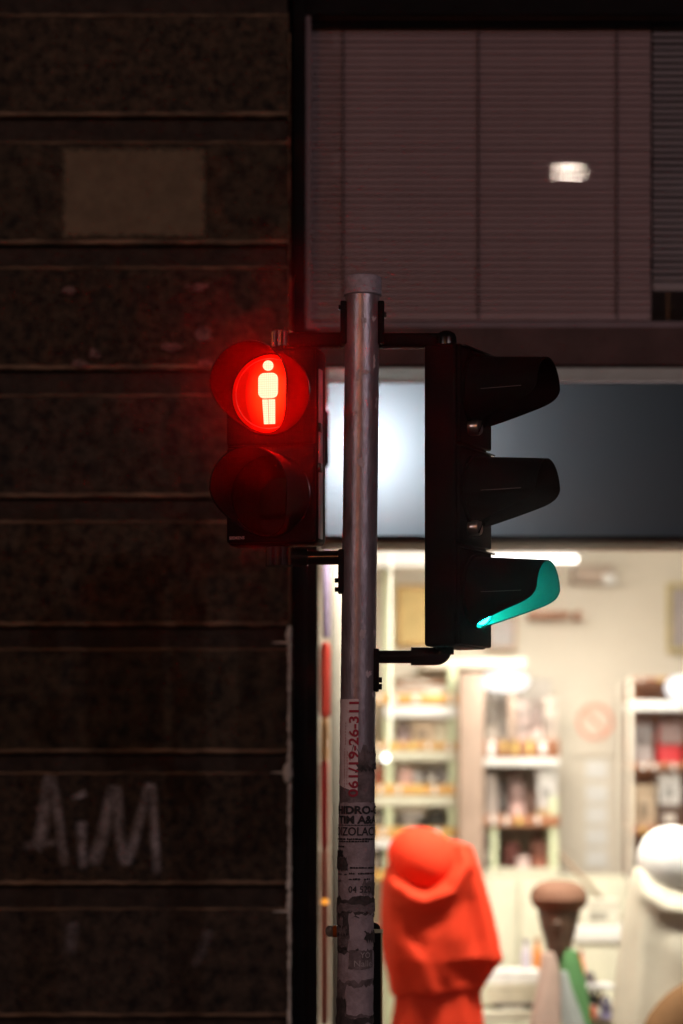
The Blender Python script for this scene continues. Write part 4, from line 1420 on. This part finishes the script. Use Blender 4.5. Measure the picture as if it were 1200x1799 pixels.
obj('lens_ring', MB().tube([(0.0785 * math.cos(2 * PI * k / 60), -0.021, zr + 0.0785 * math.sin(2 * PI * k / 60)) for k in range(61)], 0.0011, 8), mat('clear_plastic_ring', (0.55, 0.3, 0.28), 0.3), ped, local=True, smooth=True)
cu_ = []
for k in range(33):
    al = -R(125) + R(250) * k / 32
    uu = 0.178 * cutp(math.cos(al))
    rr2 = 0.0925 + (0.088 - 0.0925) * uu / 0.178 - 0.001
    cu_.append((rr2 * math.sin(al), -0.016 - uu, zr + rr2 * math.cos(al)))
obj('visor_rim', MB().tube(cu_, 0.0017, 6), mat('red_rim_highlight', (0.012, 0.0002, 0.0002), 0.3), ped, local=True, smooth=True)  # red tube added to paint the bright line on the visor edge
# maker's lettering, lower corner
tv, tf, tw, th = text_mesh('SIEMENS', 0.011, 0.0004, 1.05)
sc_ = 27 * kx / tw
obj('lettering', MB().add([(-PW / 2 + 0.012 + x * sc_, -0.0175, 0.012 + z * sc_) for x, z in tv], tf), mat('grey_print', (0.42, 0.42, 0.44), 0.6), ped, local=True)
# brackets
obj('joint', knurl(W(495, 592) + Vector((0, 0.03, 0)), 0.026, 27 * K), blkg, ped)
obj('joint', knurl(W(491, 976) + Vector((0, 0.03, 0)), 0.032, 33 * K), blkg, ped)
obj('arm', MB().box(X(495, D), X(606, D), D + 0.012, D + 0.05, Z(607, D), Z(581, D)), blk, ped, bevel=0.007, seg=3)
obj('arm', MB().tube([W(495, 978) + Vector((0, 0.03, 0)), W(540, 978) + Vector((0, 0.03, 0)), W(541, 978) + Vector((0, 0.03, 0)), W(600, 978) + Vector((0, 0.02, 0))], [0.020, 0.020, 0.016, 0.016], 20), blkg, ped, smooth=True)
obj('clamp', MB().box(X(598, D), X(609, D), D - 0.022, D + 0.03, Z(606, D), Z(531, D)), blk, ped, bevel=0.003)
obj('clamp', MB().box(X(594, D), X(604, D), D - 0.02, D + 0.03, Z(1042, D), Z(966, D)), blk, ped, bevel=0.003)
for (a, b) in ((599, 541), (592, 1020), (592, 1036)):
    obj('clamp_bolt', MB().tube([W(a - 4, b) + Vector((0, -0.005, 0)), W(a + 3, b) + Vector((0, -0.005, 0))], 0.006, 6), blkg, ped)

# --- vehicle signal, facing right and slightly towards the camera
VH = R(63)
vb = W(828.5, 1138)
veh = thing('vehicle_signal', 'three-lamp black vehicle signal seen from the side with its green lamp lit', 'traffic light', (vb.x, D, vb.z), VH)
VW, VH_, VD = 0.180, 526 * K, 0.077
obj('housing', MB().box(-VW / 2, VW / 2, 0.0, VD, 0, VH_), blk, veh, local=True, bevel=0.008, seg=3)
mh = VH_ / 3
greens = glow_lens('green_lamp_lens', (0.004, 1.0, 0.74), 110.0, 95.0, 0.08)
offr = mat('dark_red_lens', (0.03, 0.006, 0.005), 0.12, coat=0.5)
offa = mat('dark_amber_lens', (0.03, 0.018, 0.004), 0.12, coat=0.5)
for i, (nm, m) in enumerate((('green_lens', greens), ('amber_lens', offa), ('red_lens', offr))):
    z0 = i * mh
    zc = z0 + mh / 2 + 9 * K
    dd = obj('lamp_door', MB().box(-VW / 2 + 0.002, VW / 2 - 0.002, -0.012, 0.001, z0 + 0.003, z0 + mh - 0.003), blk, veh, local=True, bevel=0.005, seg=2)
    obj('lens_bezel', MB().ylathe((0, 0, zc), [(0.085, -0.010), (0.085, -0.018), (0.080, -0.020), (0.074, -0.016), (0.073, -0.010)], 48), blk, dd, local=True, smooth=True)
    ln_ = obj(nm, MB().ylathe((0, 0, 0), [(r * 0.9, y * 0.9) for r, y in dish], 48), m, veh, local=True, smooth=True)
    ln_.location = (0, -0.020, zc)
    vz = obj('visor', visor_mesh(0.0805, 0.070, 0.172, cutv, drop=0.004), visin, veh, local=True, smooth=True, shade_angle=30)
    vz.location = (0, -0.014, zc)
    for sx in (-1, 1):
        obj('seam_rib', MB().box(sx * 0.0765 - 0.0012, sx * 0.0765 + 0.0012, -0.138, -0.02, -0.006, -0.0048), mat('seam_highlight_plastic', (0.10, 0.09, 0.085), 0.4), vz, local=True)  # seam rib in lighter grey, painting the faint highlight along it
        rib = C.objects[-1] if False else None
    # big slotted screw under the visor
    if i:
        sp = (-0.034, -0.032, z0 + mh / 2 - 56 * K)
        sc = obj('screw', MB().ylathe(sp, [(0.018, 0.021), (0.018, 0), (0.016, -0.004), (0.002, -0.0055)], 28), steel, veh, local=True, smooth=True)
        sl_ = MB().box(-0.016, 0.016, -0.0012, 0.0012, -0.0015, 0.0015)
        ca, sa = math.cos(R(50)), math.sin(R(50))
        sl_.v = [(sp[0] + x * ca - z * sa, sp[1] - 0.0055 + y, sp[2] + x * sa + z * ca) for x, y, z in sl_.v]
        obj('slot', sl_, blk, sc, local=True)
    # sloping ridge between the modules
    obj('door_ridge', MB().box(-VW / 2 + 0.006, VW / 2 - 0.006, -0.022, -0.010, z0 + mh - 0.010, z0 + mh - 0.006), blkg, dd, local=True, bevel=0.001)
obj('top_hood', MB().prism([(X(800, D), Z(612, D)), (X(866, D), Z(631, D)), (X(866, D), Z(634, D)), (X(800, D), Z(618, D))], D - 0.03, D + 0.03), blk, veh)
# brackets
obj('arm', MB().box(X(662, D), X(782, D), D + 0.0, D + 0.04, Z(609, D), Z(584, D)), blk, veh, bevel=0.007, seg=3)
obj('top_joint', MB().lathe(W(784, 612), [(0.024, 0), (0.024, 0.022), (0.021, 0.032), (0.012, 0.038), (0.002, 0.040)], 24), blkg, veh, smooth=True)
obj('clamp', MB().box(X(664, D), X(675, D), D - 0.022, D + 0.03, Z(606, D), Z(531, D)), blk, veh, bevel=0.003)
obj('clamp', MB().box(X(655, D), X(666, D), D - 0.022, D + 0.03, Z(1215, D), Z(1140, D)), blk, veh, bevel=0.003)
for (a, b) in ((675, 555), (667, 1195), (667, 1207)):
    obj('clamp_bolt', MB().tube([W(a - 3, b) + Vector((0, -0.012, 0)), W(a + 4, b) + Vector((0, -0.012, 0))], 0.007, 6), steel if b < 700 else blkg, veh)
obj('arm', MB().tube([W(660, 1154), W(726, 1154)], 0.0145, 20), blkg, veh, smooth=True)
el = [W(722, 1153), W(740, 1153), W(766, 1153)]
for k in range(1, 7):
    a = R(90 * k / 6)
    el.append(W(766 + 12 * math.sin(a), 1153 - 12 * (1 - math.cos(a))))
el.append(W(778, 1128))
obj('elbow', MB().tube(el, 0.0205, 24), blkg, veh, smooth=True, shade_angle=60)
obj('joint', knurl(W(780, 1140), 0.0225, 20 * K), blkg, veh)

# --- narrow black panel strapped behind the pole
brass = mat('brass_edge', (0.32, 0.24, 0.12), 0.45, metal=0.7, var=0.2)
panel = thing('strapped_panel', 'narrow black panel with a brass edge strapped behind the pole foot', 'panel', (X(640, D), D + 0.06, 0.6))
YP = D + 0.055
obj('panel_board', MB().prism(rrect(X(612, YP), X(668, YP), 0.6, Z(1621, YP), 0.014), YP, YP + 0.016), blkg, panel, smooth=True, shade_angle=30)
obj('edge_trim', MB().box(X(668, YP), X(672, YP), YP - 0.002, YP + 0.018, 0.6, Z(1633, YP)), brass, panel, bevel=0.001)
strapm = mat('pale_yellow_strap', (0.62, 0.56, 0.34), 0.5)
obj('strap', MB().box(X(648, YP), X(673, YP), YP - 0.006, YP - 0.003, Z(1639, YP), Z(1632, YP)), strapm, panel)
amber = mat('amber_reflector', (0.75, 0.22, 0.02), 0.2, coat=0.6, translucent=0.5)
obj('reflector', MB().tube([P(594, 1636, YP), P(585, 1636, YP)], 0.0135, 20), amber, panel, smooth=True)
obj('reflector_cap', blob(P(580, 1636, YP), 0.011, 0.014, 0.013, 20, 10), mat('milky_plastic', (0.5, 0.46, 0.42), 0.3, translucent=0.6), panel, smooth=True)

# ------------------------------------------------------------------ street lamps across the road
lampgrey = mat('street_lamp_paint', (0.03, 0.03, 0.03), 0.7, spec=0.1)


def street_lamp(label, x, y, z, col, glow, power, ax, size=(0.26, 0.22)):
    t = thing('street_lamp', label, 'street lamp', (x + ax, y, 0), 0, 'street lamps across the road')
    obj('mast', MB().tube([(x + ax, y, 0), (x + ax, y, 3), (x + ax, y, z + 0.2)], [0.09, 0.07, 0.05], 16), lampgrey, t, smooth=True)
    obj('bracket', MB().tube([(x + ax, y, z + 0.1), (x + ax * 0.6, y, z + 0.22), (x + ax * 0.15, y, z + 0.16)], 0.03, 12), lampgrey, t, smooth=True)
    hd = obj('lamp_head', blob((x, y, z + 0.1), size[0] * 0.75, size[1] * 0.75, 0.09, flat=0.6), lampgrey, t, smooth=True)
    obj('lamp_glass', blob((x, y, z), size[0] / 2, size[1] / 2, 0.016, n=40, flat=1.0), emit('street_lamp_glow', col, glow), t, smooth=True)
    if not power:
        return
    dv = (Vector((0, 6.6, 1.5)) - Vector((x, y, z))).normalized()
    sp_ = lamp('street_light', 'SPOT', t, (x, y + size[1] / 2 + 0.12, z - 0.03), power, col, shadow_soft_size=0.1, spot_size=R(110), spot_blend=0.4)
    sp_.rotation_euler = dv.to_track_quat('-Z', 'Y').to_euler()


wpt = P(1000, 302, YU)
f_ = (YU + 10.0 + YU) / YU
street_lamp('street lamp across the road, mirrored in the upper window', wpt.x * f_, -10.0, CAMZ + (wpt.z - CAMZ) * f_, (1.0, 0.84, 0.68), 130, 0, 2.2, (0.28, 0.07))
street_lamp('added pinkish white street lamp carrying the light of the mirrored one', 5.5, -9.0, 7.4, (1.0, 0.80, 0.80), 60, 620, 2.2)  # unseen lamp added to give the light that the mirrored one lacks
street_lamp('cool white street lamp added far along the road to the right', 11.0, -10.0, 7.6, (0.95, 0.82, 0.95), 60, 700, 2.2)  # unseen lamp added to soften the signals' shadows on the wall
street_lamp('pinkish street lamp added far along the road to the left', -12.0, -10.0, 7.6, (1.0, 0.78, 0.78), 60, 800, 2.2)  # another unseen lamp added to thin out shadows, from the left
street_lamp('orange street lamp farther along the road', -4.0, -8.0, 6.0, (1.0, 0.36, 0.14), 60, 420, -1.2)

# ------------------------------------------------------------------ thin scattering volume added to stand in for bloom round the signal lamps
hz = obj('bloom_haze', MB().box(-48, 48, -48, 48, -1.4, 12), None)
hz['kind'] = 'stuff'
hm = bpy.data.materials.new('bloom_mist')
hm.use_nodes = True
hn = hm.node_tree
hn.nodes.remove(hn.nodes['Principled BSDF'])
pvn = hn.nodes.new('ShaderNodeVolumePrincipled')
pvn.inputs['Color'].default_value = (0.9, 0.9, 0.9, 1)
pvn.inputs['Density'].default_value = 0.005
pvn.inputs['Anisotropy'].default_value = 0.97
hn.links.new(pvn.outputs[0], hn.nodes['Material Output'].inputs['Volume'])
hz.data.materials.append(hm)
hz.display_type = 'WIRE'
